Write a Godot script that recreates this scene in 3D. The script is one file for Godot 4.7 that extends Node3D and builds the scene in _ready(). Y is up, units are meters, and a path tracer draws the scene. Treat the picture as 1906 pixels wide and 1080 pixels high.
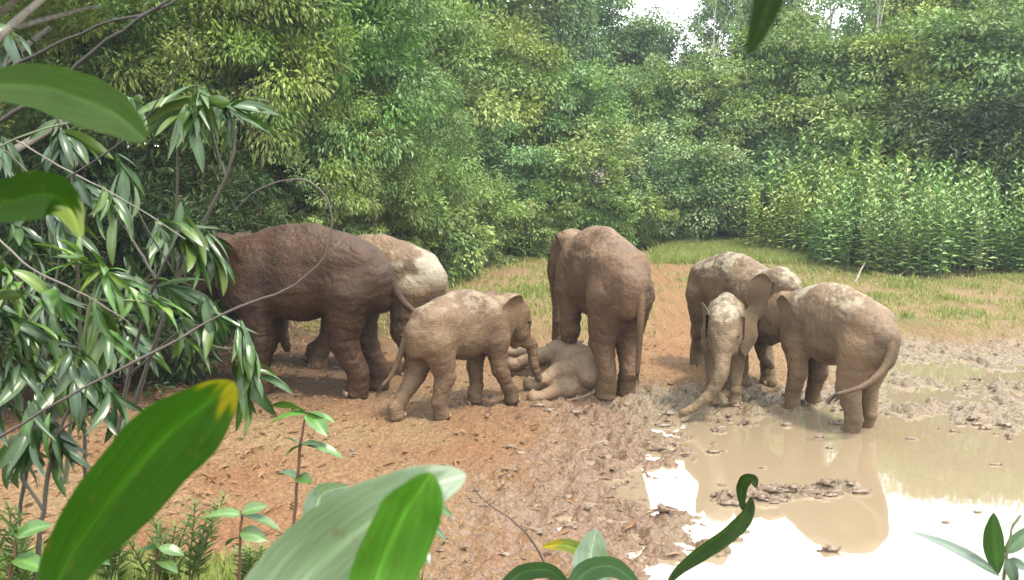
extends Node3D

var rng := RandomNumberGenerator.new()
var bumps := FastNoiseLite.new()
var fine := FastNoiseLite.new()
var pits := FastNoiseLite.new()
var broad := FastNoiseLite.new()
var taken := {}
var leaf_mat: StandardMaterial3D
var leaf_mats := []
var near_leaf_mat: StandardMaterial3D
var blade_mat: StandardMaterial3D
var bark_mat: StandardMaterial3D
var stem_mat: StandardMaterial3D
var skin_mat: StandardMaterial3D
var eye_mat: StandardMaterial3D
var tusk_mat: StandardMaterial3D
var hair_mat: StandardMaterial3D
var nail_mat: StandardMaterial3D
var nail_mesh: SphereMesh
var eye_mesh: SphereMesh
var crowns := {}


func _ready() -> void:
	var cam := Camera3D.new()
	cam.name = "camera"
	cam.position = Vector3(0, 3.2, 0)
	cam.rotation.x = -atan(240.0 / 1662.0)
	cam.near = 0.05
	cam.far = 400.0
	var lens := CameraAttributesPhysical.new()
	lens.frustum_focal_length = 53.86
	lens.frustum_focus_distance = 11.5
	lens.frustum_near = 0.05
	lens.frustum_far = 400.0
	lens.exposure_aperture = 11.0
	cam.attributes = lens
	cam.fov = 36.0
	add_child(cam)
	cam.current = true

	var sky_mat := ProceduralSkyMaterial.new()
	sky_mat.sky_top_color = Color(0.94, 0.97, 1.0)
	sky_mat.sky_horizon_color = Color(1.0, 1.0, 1.0)
	sky_mat.sky_curve = 0.25
	sky_mat.ground_bottom_color = Color(0.35, 0.33, 0.26)
	sky_mat.ground_horizon_color = Color(0.6, 0.62, 0.55)
	sky_mat.sun_angle_max = 40.0
	sky_mat.sun_curve = 0.1
	var env := Environment.new()
	env.background_mode = Environment.BG_SKY
	env.sky = Sky.new()
	env.sky.sky_material = sky_mat
	env.tonemap_mode = Environment.TONE_MAPPER_LINEAR
	env.tonemap_exposure = 4.3
	env.sdfgi_enabled = true
	env.ssao_enabled = true
	env.ssil_enabled = true
	env.fog_enabled = true
	env.fog_density = 0.0007
	env.fog_light_color = Color(0.9, 0.95, 1.0)
	var we := WorldEnvironment.new()
	we.name = "world_environment"
	we.environment = env
	add_child(we)

	var sun := DirectionalLight3D.new()
	sun.name = "sun"
	sun.light_energy = 0.6
	sun.light_color = Color(1.0, 0.97, 0.91)
	sun.light_angular_distance = 9.0
	sun.shadow_enabled = true
	add_child(sun)
	sun.look_at_from_position(Vector3(7, 20, 4), Vector3.ZERO)

	rng.seed = 7
	pits.noise_type = FastNoiseLite.TYPE_CELLULAR
	pits.frequency = 4.0
	pits.cellular_return_type = FastNoiseLite.RETURN_DISTANCE
	pits.fractal_octaves = 2
	pits.domain_warp_enabled = true
	pits.domain_warp_amplitude = 0.25
	pits.domain_warp_frequency = 2.5
	make_materials()
	make_ground()
	make_water()
	make_woods()
	make_elephants()
	make_near_plants()
	make_litter()


# ---------------------------------------------------------------- helpers
func numbered(called: String) -> String:
	var n: int = taken.get(called, 0)
	taken[called] = n + 1
	return called if n == 0 else "%s_%03d" % [called, n]


func tag(o: Node, label: String, category: String, group := "", kind := "") -> void:
	if label: o.set_meta("label", label)
	if category: o.set_meta("category", category)
	if group: o.set_meta("group", group)
	if kind: o.set_meta("kind", kind)


func base(called: String, where: Vector3, label: String, category: String, group := "") -> Node3D:
	var o := Node3D.new()
	o.name = numbered(called)
	add_child(o)
	o.position = where
	tag(o, label, category, group)
	return o


func part(called: String, mesh: Mesh, m: Material, parent: Node) -> MeshInstance3D:
	var o := MeshInstance3D.new()
	o.name = numbered(called) if parent == self else called
	o.mesh = mesh
	o.material_override = m
	parent.add_child(o, true)
	return o


func noise_tex(kind: int, freq: float, sd: int, size: int, ramp: Gradient = null, normal := false, strength := 4.0) -> NoiseTexture2D:
	var n := FastNoiseLite.new()
	n.noise_type = kind
	n.frequency = freq
	n.seed = sd
	n.fractal_octaves = 4
	if kind == FastNoiseLite.TYPE_CELLULAR:
		n.cellular_return_type = FastNoiseLite.RETURN_DISTANCE2_SUB
		n.fractal_octaves = 2
		n.domain_warp_enabled = true
		n.domain_warp_amplitude = 18.0
	var t := NoiseTexture2D.new()
	t.width = size
	t.height = size
	t.seamless = true
	t.noise = n
	if ramp: t.color_ramp = ramp
	t.as_normal_map = normal
	t.bump_strength = strength
	return t


func ramp2(a: Color, b: Color) -> Gradient:
	var g := Gradient.new()
	g.set_color(0, a)
	g.set_color(1, b)
	return g


func make_materials() -> void:
	bumps.noise_type = FastNoiseLite.TYPE_SIMPLEX_SMOOTH
	bumps.frequency = 2.6
	bumps.fractal_type = FastNoiseLite.FRACTAL_FBM
	bumps.fractal_octaves = 4
	bumps.fractal_gain = 0.6
	bumps.domain_warp_enabled = true
	bumps.domain_warp_amplitude = 0.12
	bumps.domain_warp_frequency = 3.0
	fine.noise_type = FastNoiseLite.TYPE_SIMPLEX_SMOOTH
	fine.frequency = 5.0
	fine.seed = 3
	fine.fractal_octaves = 4
	broad.noise_type = FastNoiseLite.TYPE_SIMPLEX_SMOOTH
	broad.frequency = 0.35
	broad.seed = 11
	broad.fractal_octaves = 3

	leaf_mat = StandardMaterial3D.new()
	leaf_mat.vertex_color_use_as_albedo = true
	leaf_mat.roughness = 0.45
	leaf_mat.metallic_specular = 0.32
	leaf_mat.cull_mode = BaseMaterial3D.CULL_DISABLED
	leaf_mat.backlight_enabled = true
	leaf_mat.backlight = Color(0.55, 0.6, 0.34)

	for t in [Color(1, 1, 1), Color(0.94, 0.97, 1.0), Color(1.0, 0.98, 0.88), Color(0.90, 0.98, 0.96), Color(0.90, 0.92, 0.88)]:
		var lm: StandardMaterial3D = leaf_mat.duplicate()
		lm.albedo_color = t
		leaf_mats.append(lm)

	near_leaf_mat = StandardMaterial3D.new()
	near_leaf_mat.vertex_color_use_as_albedo = true
	near_leaf_mat.roughness = 0.34
	near_leaf_mat.metallic_specular = 0.5
	near_leaf_mat.cull_mode = BaseMaterial3D.CULL_DISABLED
	near_leaf_mat.backlight_enabled = true
	near_leaf_mat.backlight = Color(0.5, 0.6, 0.2)
	near_leaf_mat.albedo_texture = noise_tex(FastNoiseLite.TYPE_SIMPLEX_SMOOTH, 0.03, 5, 256, ramp2(Color(0.8, 0.8, 0.78), Color(1, 1, 1)))
	near_leaf_mat.uv1_scale = Vector3(0.5, 5.0, 1)
	near_leaf_mat.normal_enabled = true
	near_leaf_mat.normal_texture = noise_tex(FastNoiseLite.TYPE_SIMPLEX_SMOOTH, 0.03, 6, 256, null, true, 3.0)
	near_leaf_mat.normal_scale = 0.25

	blade_mat = near_leaf_mat.duplicate()
	blade_mat.roughness = 0.6
	blade_mat.metallic_specular = 0.2
	blade_mat.backlight = Color(0.75, 0.9, 0.25)

	bark_mat = StandardMaterial3D.new()
	bark_mat.vertex_color_use_as_albedo = true
	bark_mat.roughness = 0.9
	bark_mat.albedo_texture = noise_tex(FastNoiseLite.TYPE_SIMPLEX_SMOOTH, 0.02, 8, 256, ramp2(Color(0.6, 0.6, 0.58), Color(1, 1, 1)))
	bark_mat.uv1_triplanar = true
	bark_mat.uv1_scale = Vector3(1.5, 0.5, 1.5)

	stem_mat = StandardMaterial3D.new()
	stem_mat.vertex_color_use_as_albedo = true
	stem_mat.roughness = 0.7

	skin_mat = StandardMaterial3D.new()
	skin_mat.vertex_color_use_as_albedo = true
	skin_mat.roughness = 0.62
	skin_mat.metallic_specular = 0.4
	skin_mat.albedo_texture = noise_tex(FastNoiseLite.TYPE_SIMPLEX_SMOOTH, 0.03, 21, 512, ramp2(Color(0.78, 0.77, 0.76), Color(1, 1, 1)))
	skin_mat.normal_enabled = true
	skin_mat.normal_texture = noise_tex(FastNoiseLite.TYPE_CELLULAR, 0.022, 22, 512, null, true, 14.0)
	skin_mat.normal_scale = 0.9
	skin_mat.uv1_triplanar = true
	skin_mat.uv1_scale = Vector3(1.3, 3.0, 1.3)

	eye_mat = StandardMaterial3D.new()
	eye_mat.albedo_color = Color(0.06, 0.04, 0.022)
	eye_mat.roughness = 0.12
	tusk_mat = StandardMaterial3D.new()
	tusk_mat.albedo_color = Color(0.86, 0.8, 0.68)
	tusk_mat.roughness = 0.4
	hair_mat = StandardMaterial3D.new()
	hair_mat.albedo_color = Color(0.2, 0.15, 0.11)
	hair_mat.roughness = 0.7
	nail_mat = StandardMaterial3D.new()
	nail_mat.albedo_color = Color(0.50, 0.41, 0.33)
	nail_mat.roughness = 0.5
	nail_mesh = SphereMesh.new()
	nail_mesh.radius = 1.0
	nail_mesh.height = 2.0
	nail_mesh.radial_segments = 10
	nail_mesh.rings = 5
	eye_mesh = SphereMesh.new()
	eye_mesh.radius = 1.0
	eye_mesh.height = 2.0
	eye_mesh.radial_segments = 12
	eye_mesh.rings = 6


func mesh_of(v: PackedVector3Array, c: PackedColorArray, ix: PackedInt32Array, n := PackedVector3Array(), uv := PackedVector2Array()) -> ArrayMesh:
	var a := []
	a.resize(Mesh.ARRAY_MAX)
	a[Mesh.ARRAY_VERTEX] = v
	if c.size(): a[Mesh.ARRAY_COLOR] = c
	if n.size(): a[Mesh.ARRAY_NORMAL] = n
	if uv.size(): a[Mesh.ARRAY_TEX_UV] = uv
	a[Mesh.ARRAY_INDEX] = ix
	var m := ArrayMesh.new()
	m.add_surface_from_arrays(Mesh.PRIMITIVE_TRIANGLES, a)
	return m


func normals_of(v: PackedVector3Array, ix: PackedInt32Array) -> PackedVector3Array:
	var n := PackedVector3Array()
	n.resize(v.size())
	for k in range(0, ix.size(), 3):
		var a := ix[k]
		var b := ix[k + 1]
		var c := ix[k + 2]
		var f := (v[c] - v[a]).cross(v[b] - v[a])
		n[a] += f
		n[b] += f
		n[c] += f
	for k in n.size():
		n[k] = n[k].normalized()
	return n


# ---------------------------------------------------------------- the ground
func along(t: float, xs: Array, ys: Array) -> float:
	if t <= xs[0]: return ys[0]
	for k in range(1, xs.size()):
		if t <= xs[k]:
			return lerpf(ys[k - 1], ys[k], (t - xs[k - 1]) / (xs[k] - xs[k - 1]))
	return ys[ys.size() - 1]


func pond_in(x: float, z: float) -> float:   # metres inside the shore, negative outside
	var w := 0.35 * broad.get_noise_2d(x * 3.0, z * 3.0)
	var xb := along(z, [-11.0, -10.3, -9.7, -9.0, -8.5, -8.0, -7.5, -7.0, -6.3], [3.2, 2.0, 2.2, 1.55, 1.3, 1.45, 2.0, 1.5, 0.9])
	var zb := along(x, [2.0, 3.5, 5.0, 6.0, 8.0], [-10.4, -11.0, -10.9, -10.5, -10.9])
	return minf(x - xb, z - zb) + w


func mud_share(x: float, z: float) -> float:
	var w := 1.2 * broad.get_noise_2d(x + 50.0, z)
	var a := smoothstep(-1.9, 1.3, x + w * 1.1) * smoothstep(-13.2, -11.6, z + w * 0.5)
	var b := smoothstep(3.6, 5.2, x + w) * smoothstep(-16.5, -14.5, z + w)
	return maxf(a, b)


func ground_y(x: float, z: float) -> float:
	var h := 0.0
	if z < -15.0: h += 0.022 * (-15.0 - z)
	if z > -6.3: h += (z + 6.3) * 0.42
	h = minf(h, 2.4)
	var m := mud_share(x, z)
	var lump := bumps.get_noise_2d(x, z)
	var small := fine.get_noise_2d(x * 1.6, z * 1.6)
	var d := pond_in(x, z)
	var level := lerpf(0.10, 0.055, m)
	level = lerpf(level, -0.095, smoothstep(-0.7, 0.8, d))
	if z < -11.4 and x > 4.5: level -= 0.028 * m
	level -= 0.14 * exp(-((x - 6.7) ** 2) / 0.7 - ((z + 13.3) ** 2) / 0.25)
	level -= 0.10 * exp(-((x - 5.6) ** 2) / 0.5 - ((z + 12.0) ** 2) / 0.08)
	var t := clampf(((x - 2.1) * 1.25 + (z + 8.15) * -0.3) / 1.65, 0.0, 1.0)
	var off := Vector2(x - 2.1 - 1.25 * t, z + 8.15 + 0.3 * t).length()
	level += (0.15 + 0.12 * fine.get_noise_2d(x * 0.6, z)) * exp(-off * off / 0.03)
	level += 0.10 * exp(-((x - 1.75) ** 2) / 0.05 - ((z + 7.0) ** 2) / 0.02)
	var rough := lerpf(0.5, 1.0, m) * (1.0 - 0.6 * smoothstep(0.3, 1.2, d))
	if z > -6.0: rough = 0.5
	return h + level + rough * (0.085 * lump + 0.04 * small + m * 0.21 * (pits.get_noise_2d(x * 0.85, z) + 0.45)) + 0.03 * broad.get_noise_2d(x * 2.0, z * 2.0) * (1.0 - m)


func ground_tint(x: float, z: float, y: float) -> Color:
	var n := broad.get_noise_2d(x * 1.3 + 9.0, z * 1.3)
	var s := fine.get_noise_2d(x * 2.2, z * 2.2)
	var dry := Color(0.228, 0.150, 0.078)
	var pink := Color(0.184, 0.111, 0.064)
	var pale := Color(0.215, 0.165, 0.100)
	var c := dry.lerp(Color(0.201, 0.102, 0.049), clampf(0.4 + n, 0, 1))
	var m := mud_share(x, z)
	var mud := pink.lerp(pale, clampf(smoothstep(0.6, 2.6, x + n * 2.0) + 0.25 * s, 0, 1))
	mud = mud.lerp(Color(0.134, 0.081, 0.046), clampf(0.9 * s + 0.1, 0, 0.7))
	c = c.lerp(mud, m)
	# dry grass ground behind the herd, with a bare orange path through it
	var g := smoothstep(-14.6, -16.5, z + n * 1.6) * (1.0 - m)
	var path := exp(-pow((x - along(z, [-30.0, -24.0, -17.0, -14.0], [4.3, 3.6, 3.6, 2.6])) / 1.3, 2.0)) * smoothstep(-29.0, -26.0, z)
	c = c.lerp(Color(0.206, 0.162, 0.066).lerp(Color(0.134, 0.126, 0.043), clampf(0.5 + n + s, 0, 1)), g * clampf(0.6 + 1.4 * n, 0.0, 0.9) * (1.0 - 0.85 * path))
	c = c.lerp(Color(0.255, 0.129, 0.052), path * 0.45 * (1.0 - m))
	# leaf litter under the trees
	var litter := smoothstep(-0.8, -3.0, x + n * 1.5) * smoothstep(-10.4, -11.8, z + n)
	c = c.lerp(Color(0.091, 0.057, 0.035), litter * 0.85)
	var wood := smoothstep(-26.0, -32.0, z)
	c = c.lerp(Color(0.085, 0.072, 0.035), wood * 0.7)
	c = c.lerp(Color(0.079, 0.078, 0.029), smoothstep(-6.2, -5.0, z) * 0.8)
	return c * (1.0 + 0.22 * s)


func spaced(lo: float, hi: float, step: float, out_to: float) -> PackedFloat32Array:
	var a := PackedFloat32Array()
	var left := []
	var g := step
	var v := lo
	while v > -out_to:
		g *= 1.35
		v -= g
		left.push_front(maxf(v, -out_to))
	for q in left: a.append(q)
	v = lo
	while v < hi:
		a.append(v)
		v += step
	a.append(hi)
	g = step
	v = hi
	while v < out_to:
		g *= 1.35
		v += g
		a.append(minf(v, out_to))
	return a


func make_ground() -> void:
	var xs := spaced(-6.0, 9.0, 0.032, 260.0)
	var zs := PackedFloat32Array()
	var z := -260.0
	while z < -15.0:
		zs.append(z)
		z += maxf(0.06, (-15.0 - z) * 0.12)
	z = -15.0
	while z < -6.2:
		zs.append(z)
		z += lerpf(0.045, 0.026, (z + 15.0) / 8.8)
	while z < 30.0:
		zs.append(z)
		z += 0.12 if z < -2.0 else 2.0
	var nx := xs.size()
	var nz := zs.size()
	var v := PackedVector3Array()
	var c := PackedColorArray()
	for j in nz:
		for i in nx:
			var y := ground_y(xs[i], zs[j])
			v.append(Vector3(xs[i], y, zs[j]))
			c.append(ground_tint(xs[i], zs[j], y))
	var ix := PackedInt32Array()
	var wet := PackedInt32Array()
	for j in nz - 1:
		for i in nx - 1:
			var a := j * nx + i
			var quad := [a, a + 1, a + nx, a + 1, a + nx + 1, a + nx]
			if mud_share(xs[i], zs[j]) + 0.5 * fine.get_noise_2d(xs[i], zs[j]) > 0.6: wet.append_array(quad)
			else: ix.append_array(quad)
	var m := StandardMaterial3D.new()
	m.vertex_color_use_as_albedo = true
	m.roughness = 0.8
	m.metallic_specular = 0.3
	m.uv1_triplanar = true
	m.uv1_scale = Vector3(1.1, 1.1, 1.1)
	m.albedo_texture = noise_tex(FastNoiseLite.TYPE_SIMPLEX, 0.03, 31, 512, ramp2(Color(0.62, 0.6, 0.58), Color(1, 1, 1)))
	m.normal_enabled = true
	m.normal_texture = noise_tex(FastNoiseLite.TYPE_SIMPLEX, 0.035, 32, 512, null, true, 9.0)
	m.normal_scale = 0.8
	var all := ix.duplicate()
	all.append_array(wet)
	var nr := normals_of(v, all)
	var gm := mesh_of(v, c, ix, nr)
	var arr := []
	arr.resize(Mesh.ARRAY_MAX)
	arr[Mesh.ARRAY_VERTEX] = v
	arr[Mesh.ARRAY_COLOR] = c
	arr[Mesh.ARRAY_NORMAL] = nr
	arr[Mesh.ARRAY_INDEX] = wet
	gm.add_surface_from_arrays(Mesh.PRIMITIVE_TRIANGLES, arr)
	var mw: StandardMaterial3D = m.duplicate()
	mw.normal_scale = 1.3
	mw.roughness = 0.46
	mw.metallic_specular = 0.42
	gm.surface_set_material(0, m)
	gm.surface_set_material(1, mw)
	var o := part("ground", gm, null, self)
	tag(o, "trampled orange earth and churned pale mud of the clearing", "ground", "", "structure")


func make_water() -> void:
	var m := StandardMaterial3D.new()
	m.albedo_color = Color(0.185, 0.142, 0.09).linear_to_srgb()
	m.roughness = 0.03
	m.metallic_specular = 0.7
	m.clearcoat_enabled = true
	m.clearcoat = 0.4
	m.clearcoat_roughness = 0.03
	m.normal_enabled = true
	m.normal_texture = noise_tex(FastNoiseLite.TYPE_SIMPLEX_SMOOTH, 0.006, 41, 512, null, true, 1.2)
	m.normal_scale = 0.13
	m.uv1_scale = Vector3(4, 2, 1)
	var p := PlaneMesh.new()
	p.size = Vector2(20, 11)
	var o := part("water", p, m, self)
	o.position = Vector3(10.4, 0, -9.6)
	tag(o, "still muddy water of the pond with sky and elephants mirrored in it", "water", "", "structure")


# ---------------------------------------------------------------- leaves and trees
func leaf_into(v: PackedVector3Array, c: PackedColorArray, ix: PackedInt32Array, at: Vector3, dir: Vector3, up: Vector3, l: float, w: float, col: Color) -> void:
	var side := dir.cross(up).normalized()
	var nrm := side.cross(dir)
	var b := v.size()
	var mid := at + dir * (l * 0.45)
	v.append(at)
	v.append(mid + side * w * 0.5 + nrm * w * 0.16)
	v.append(at + dir * l - nrm * l * 0.12)
	v.append(mid - side * w * 0.5 + nrm * w * 0.16)
	for k in 4: c.append(col)
	ix.append_array([b, b + 1, b + 2, b, b + 2, b + 3])


func on_ball() -> Vector3:
	var y := rng.randf_range(-1, 1)
	var a := rng.randf() * TAU
	var r := sqrt(1.0 - y * y)
	return Vector3(cos(a) * r, y, sin(a) * r)


# a crown of leaf clumps inside an ellipsoid of half-axes r centred on `mid`; each clump is a spray of leaves round its twig
func crown_mesh(sd: int, mid: Vector3, r: Vector3, clumps: int, per: int, clump_r: float, l: float, w: float, droop: float, cols: Array, low := -0.6) -> ArrayMesh:
	rng.seed = sd
	var v := PackedVector3Array()
	var c := PackedColorArray()
	var ix := PackedInt32Array()
	var lumps := []
	for k in 7: lumps.append([on_ball(), rng.randf_range(-0.28, 0.3)])
	for k in clumps:
		var d := on_ball()
		if d.y < low: d.y = -d.y
		var grow := 1.0
		for q in lumps: grow += q[1] * pow(maxf(d.dot(q[0]), 0.0), 3.0)
		var at := mid + d * r * grow * pow(rng.randf(), 0.38)
		var tint: Color = cols[rng.randi() % cols.size()]
		tint = tint * rng.randf_range(0.72, 1.25)
		var cr := clump_r * rng.randf_range(0.6, 1.35)
		var lean := (d + on_ball() * 0.7).normalized()
		for q in per:
			var o := on_ball()
			var rr := pow(rng.randf(), 0.5) * cr
			var pos := at + Vector3(o.x, o.y * 0.62, o.z) * rr + lean * rr * 0.3
			var dir := (o * 0.8 + lean * 0.5 + on_ball() * 0.5 + Vector3(0, -droop, 0)).normalized()
			var up := (Vector3.UP + on_ball() * 0.75).normalized()
			var s := rng.randf_range(0.65, 1.25)
			var tone := rng.randf_range(0.75, 1.3)
			leaf_into(v, c, ix, pos, dir, up, l * s, w * s, Color(tint.r * tone, tint.g * tone, tint.b * tone))
	return mesh_of(v, c, ix)


func tube_into(v: PackedVector3Array, c: PackedColorArray, ix: PackedInt32Array, pts: Array, radii: Array, col: Color, sides := 7, nrm: Variant = null) -> void:
	var b := v.size()
	var n := pts.size()
	var up := Vector3(0.31, 0.17, 0.93)
	for k in n:
		var a: Vector3 = pts[maxi(k - 1, 0)]
		var e: Vector3 = pts[mini(k + 1, n - 1)]
		var d := (e - a).normalized()
		var s := d.cross(up).normalized()
		var t := s.cross(d)
		for q in sides:
			var f := TAU * q / sides
			v.append(pts[k] + (s * cos(f) + t * sin(f)) * radii[k])
			c.append(col)
			if nrm != null: nrm.append(s * cos(f) + t * sin(f))
	for k in n - 1:
		for q in sides:
			var a := b + k * sides + q
			var e := b + k * sides + (q + 1) % sides
			ix.append_array([a, e, a + sides, e, e + sides, a + sides])
	v.append(pts[n - 1])
	c.append(col)
	if nrm != null: nrm.append((pts[n - 1] - pts[n - 2]).normalized())
	for q in sides:
		ix.append_array([b + (n - 1) * sides + q, b + (n - 1) * sides + (q + 1) % sides, v.size() - 1])


func smooth_path(pts: Array, per := 5) -> Array:
	var out := []
	var n := pts.size()
	for k in n - 1:
		var p0: Vector3 = pts[maxi(k - 1, 0)]
		var p1: Vector3 = pts[k]
		var p2: Vector3 = pts[k + 1]
		var p3: Vector3 = pts[mini(k + 2, n - 1)]
		for q in per:
			out.append(p1.cubic_interpolate(p2, p0, p3, float(q) / per))
	out.append(pts[n - 1])
	return out


func tube_mesh(pts: Array, r0: float, r1: float, col: Color, sides := 7, per := 5) -> ArrayMesh:
	var path := smooth_path(pts, per)
	var radii := []
	for k in path.size():
		var rr := lerpf(r0, r1, float(k) / (path.size() - 1))
		var at: Vector3 = path[k] * 6.0
		radii.append(rr * (1.0 + (0.0 if sides == 8 else 0.5 * fine.get_noise_3d(at.x, at.y, at.z))))
		if sides != 8 and k > 0: path[k] += Vector3(fine.get_noise_3d(at.x, at.y + 9.0, at.z), fine.get_noise_3d(at.x + 5.0, at.y, at.z), 0) * rr * 1.6
	var v := PackedVector3Array()
	var c := PackedColorArray()
	var ix := PackedInt32Array()
	tube_into(v, c, ix, path, radii, col, sides)
	return mesh_of(v, c, ix, normals_of(v, ix))


func trunk_mesh(sd: int, h: float, r: float, spread: float, limbs: int, col: Color) -> ArrayMesh:
	rng.seed = sd
	var v := PackedVector3Array()
	var c := PackedColorArray()
	var ix := PackedInt32Array()
	var pts := [Vector3(0, -0.4, 0)]
	var lean := on_ball() * 0.06
	for k in range(1, 6):
		pts.append(Vector3(lean.x * k * h * 0.2, h * k / 5.0, lean.z * k * h * 0.2) + Vector3(rng.randf_range(-1, 1), 0, rng.randf_range(-1, 1)) * h * 0.02)
	var path := smooth_path(pts, 3)
	var radii := []
	for k in path.size(): radii.append(lerpf(r, r * 0.25, float(k) / (path.size() - 1)) * (1.35 if k == 0 else 1.0))
	tube_into(v, c, ix, path, radii, col, 8)
	for k in limbs:
		var t := rng.randf_range(0.3, 0.92)
		var from: Vector3 = path[int(t * (path.size() - 1))]
		var a := rng.randf() * TAU
		var out := Vector3(cos(a), rng.randf_range(0.35, 1.1), sin(a)).normalized()
		var len := spread * rng.randf_range(0.5, 0.95)
		var limb := [from, from + out * len * 0.4 + Vector3(0, 0.05, 0) * len, from + out * len + Vector3(0, rng.randf_range(-0.05, 0.2), 0) * len]
		var lp := smooth_path(limb, 3)
		var lr := []
		for q in lp.size(): lr.append(lerpf(r * 0.42, r * 0.1, float(q) / (lp.size() - 1)))
		tube_into(v, c, ix, lp, lr, col, 6)
	return mesh_of(v, c, ix, normals_of(v, ix))


# leaf palettes, linear base colours
var GREENS := {
	"mid": [Color(0.155, 0.219, 0.059), Color(0.192, 0.251, 0.073), Color(0.129, 0.193, 0.064), Color(0.229, 0.276, 0.097)],
	"bright": [Color(0.171, 0.234, 0.062), Color(0.207, 0.260, 0.085), Color(0.141, 0.209, 0.062), Color(0.163, 0.228, 0.095)],
	"yellow": [Color(0.161, 0.226, 0.062), Color(0.132, 0.208, 0.055), Color(0.190, 0.243, 0.098), Color(0.098, 0.174, 0.050)],
	"cool": [Color(0.149, 0.219, 0.082), Color(0.186, 0.251, 0.103), Color(0.130, 0.196, 0.076), Color(0.222, 0.275, 0.123)],
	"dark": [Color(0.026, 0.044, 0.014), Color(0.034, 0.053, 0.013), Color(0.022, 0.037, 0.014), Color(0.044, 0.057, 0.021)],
	"weed": [Color(0.199, 0.286, 0.085), Color(0.241, 0.321, 0.114), Color(0.166, 0.251, 0.073), Color(0.292, 0.334, 0.143)],
}


func tree_kind(kind: String) -> Array:   # [crown, trunk] built at unit tree height 1 x nominal height; scaled when placed
	if crowns.has(kind): return crowns[kind]
	var r := []
	match kind:
		"tall": r = [crown_mesh(101, Vector3(0, 8.2, 0), Vector3(3.4, 4.6, 3.4), 170, 200, 0.8, 0.18, 0.105, 0.35, GREENS.mid), trunk_mesh(102, 11.0, 0.2, 3.0, 14, Color(0.30, 0.27, 0.22)), 12.5]
		"hazy": r = [crown_mesh(111, Vector3(0, 8.6, 0), Vector3(3.0, 4.2, 3.0), 105, 170, 0.85, 0.19, 0.11, 0.4, GREENS.cool), trunk_mesh(112, 12.0, 0.17, 3.2, 16, Color(0.46, 0.43, 0.37)), 12.5]
		"bare": r = [crown_mesh(115, Vector3(0, 10.3, 0), Vector3(2.6, 2.2, 2.6), 26, 70, 0.7, 0.22, 0.1, 0.4, GREENS.cool), trunk_mesh(116, 11.5, 0.16, 3.4, 12, Color(0.5, 0.47, 0.42)), 12.5]
		"round": r = [crown_mesh(121, Vector3(0, 3.9, 0), Vector3(2.5, 2.9, 2.5), 130, 210, 0.6, 0.15, 0.085, 0.35, GREENS.bright), trunk_mesh(122, 5.2, 0.11, 2.0, 10, Color(0.26, 0.22, 0.16)), 6.6]
		"bush": r = [crown_mesh(131, Vector3(0, 1.45, 0), Vector3(1.7, 1.6, 1.7), 95, 150, 0.45, 0.13, 0.07, 0.3, GREENS.mid, -0.85), trunk_mesh(132, 1.9, 0.05, 1.2, 9, Color(0.2, 0.16, 0.11)), 3.1]
		"cool_bush": r = [crown_mesh(141, Vector3(0, 1.9, 0), Vector3(1.9, 2.0, 1.9), 110, 180, 0.5, 0.14, 0.08, 0.35, GREENS.cool, -0.85), trunk_mesh(142, 2.6, 0.06, 1.4, 9, Color(0.22, 0.18, 0.13)), 4.0]
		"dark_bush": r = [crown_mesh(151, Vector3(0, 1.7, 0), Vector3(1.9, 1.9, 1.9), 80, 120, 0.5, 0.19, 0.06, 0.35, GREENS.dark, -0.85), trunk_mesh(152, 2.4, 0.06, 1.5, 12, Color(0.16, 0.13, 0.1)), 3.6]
		"feather": r = [crown_mesh(161, Vector3(0, 4.4, 0), Vector3(2.3, 2.8, 2.3), 190, 180, 0.5, 0.135, 0.052, 0.45, GREENS.yellow), trunk_mesh(162, 5.6, 0.1, 2.0, 16, Color(0.2, 0.16, 0.11)), 7.2]
		"feather_dark": r = [crown_mesh(171, Vector3(0, 3.6, 0), Vector3(2.2, 2.9, 2.2), 170, 180, 0.48, 0.13, 0.052, 0.4, GREENS.mid), trunk_mesh(172, 5.2, 0.09, 2.0, 18, Color(0.22, 0.18, 0.13)), 6.5]
		"weed": r = [weed_mesh(181), null, 3.0]
		"weed_b": r = [weed_mesh(191), null, 3.0]
	crowns[kind] = r
	return r


func weed_mesh(sd: int) -> ArrayMesh:
	rng.seed = sd
	var v := PackedVector3Array()
	var c := PackedColorArray()
	var ix := PackedInt32Array()
	for s in 34:
		var at := Vector3(rng.randf_range(-1.1, 1.1), 0, rng.randf_range(-0.8, 0.8))
		var h := rng.randf_range(1.7, 3.0)
		var lean := Vector3(rng.randf_range(-0.25, 0.25), 0, rng.randf_range(-0.25, 0.25))
		tube_into(v, c, ix, [at + Vector3(0, -0.2, 0), at + Vector3(0, h * 0.5, 0) + lean * 0.4, at + Vector3(0, h, 0) + lean], [0.014, 0.011, 0.006], Color(0.11, 0.14, 0.06), 4)
		var tint: Color = GREENS.weed[rng.randi() % 4]
		var n := 22
		for q in n:
			var t := lerpf(0.12, 1.0, float(q) / n)
			var a := q * 2.4 + rng.randf() * 0.5
			var d := Vector3(cos(a), lerpf(0.05, 1.1, t * t), sin(a)).normalized()
			var l := lerpf(0.29, 0.16, t * t) * rng.randf_range(0.8, 1.2)
			var tone := rng.randf_range(0.75, 1.25)
			leaf_into(v, c, ix, at + Vector3(0, h * t, 0) + lean * t * t, d, (Vector3.UP + on_ball() * 0.4).normalized(), l, l * 0.42, tint * tone)
	return mesh_of(v, c, ix)


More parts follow.
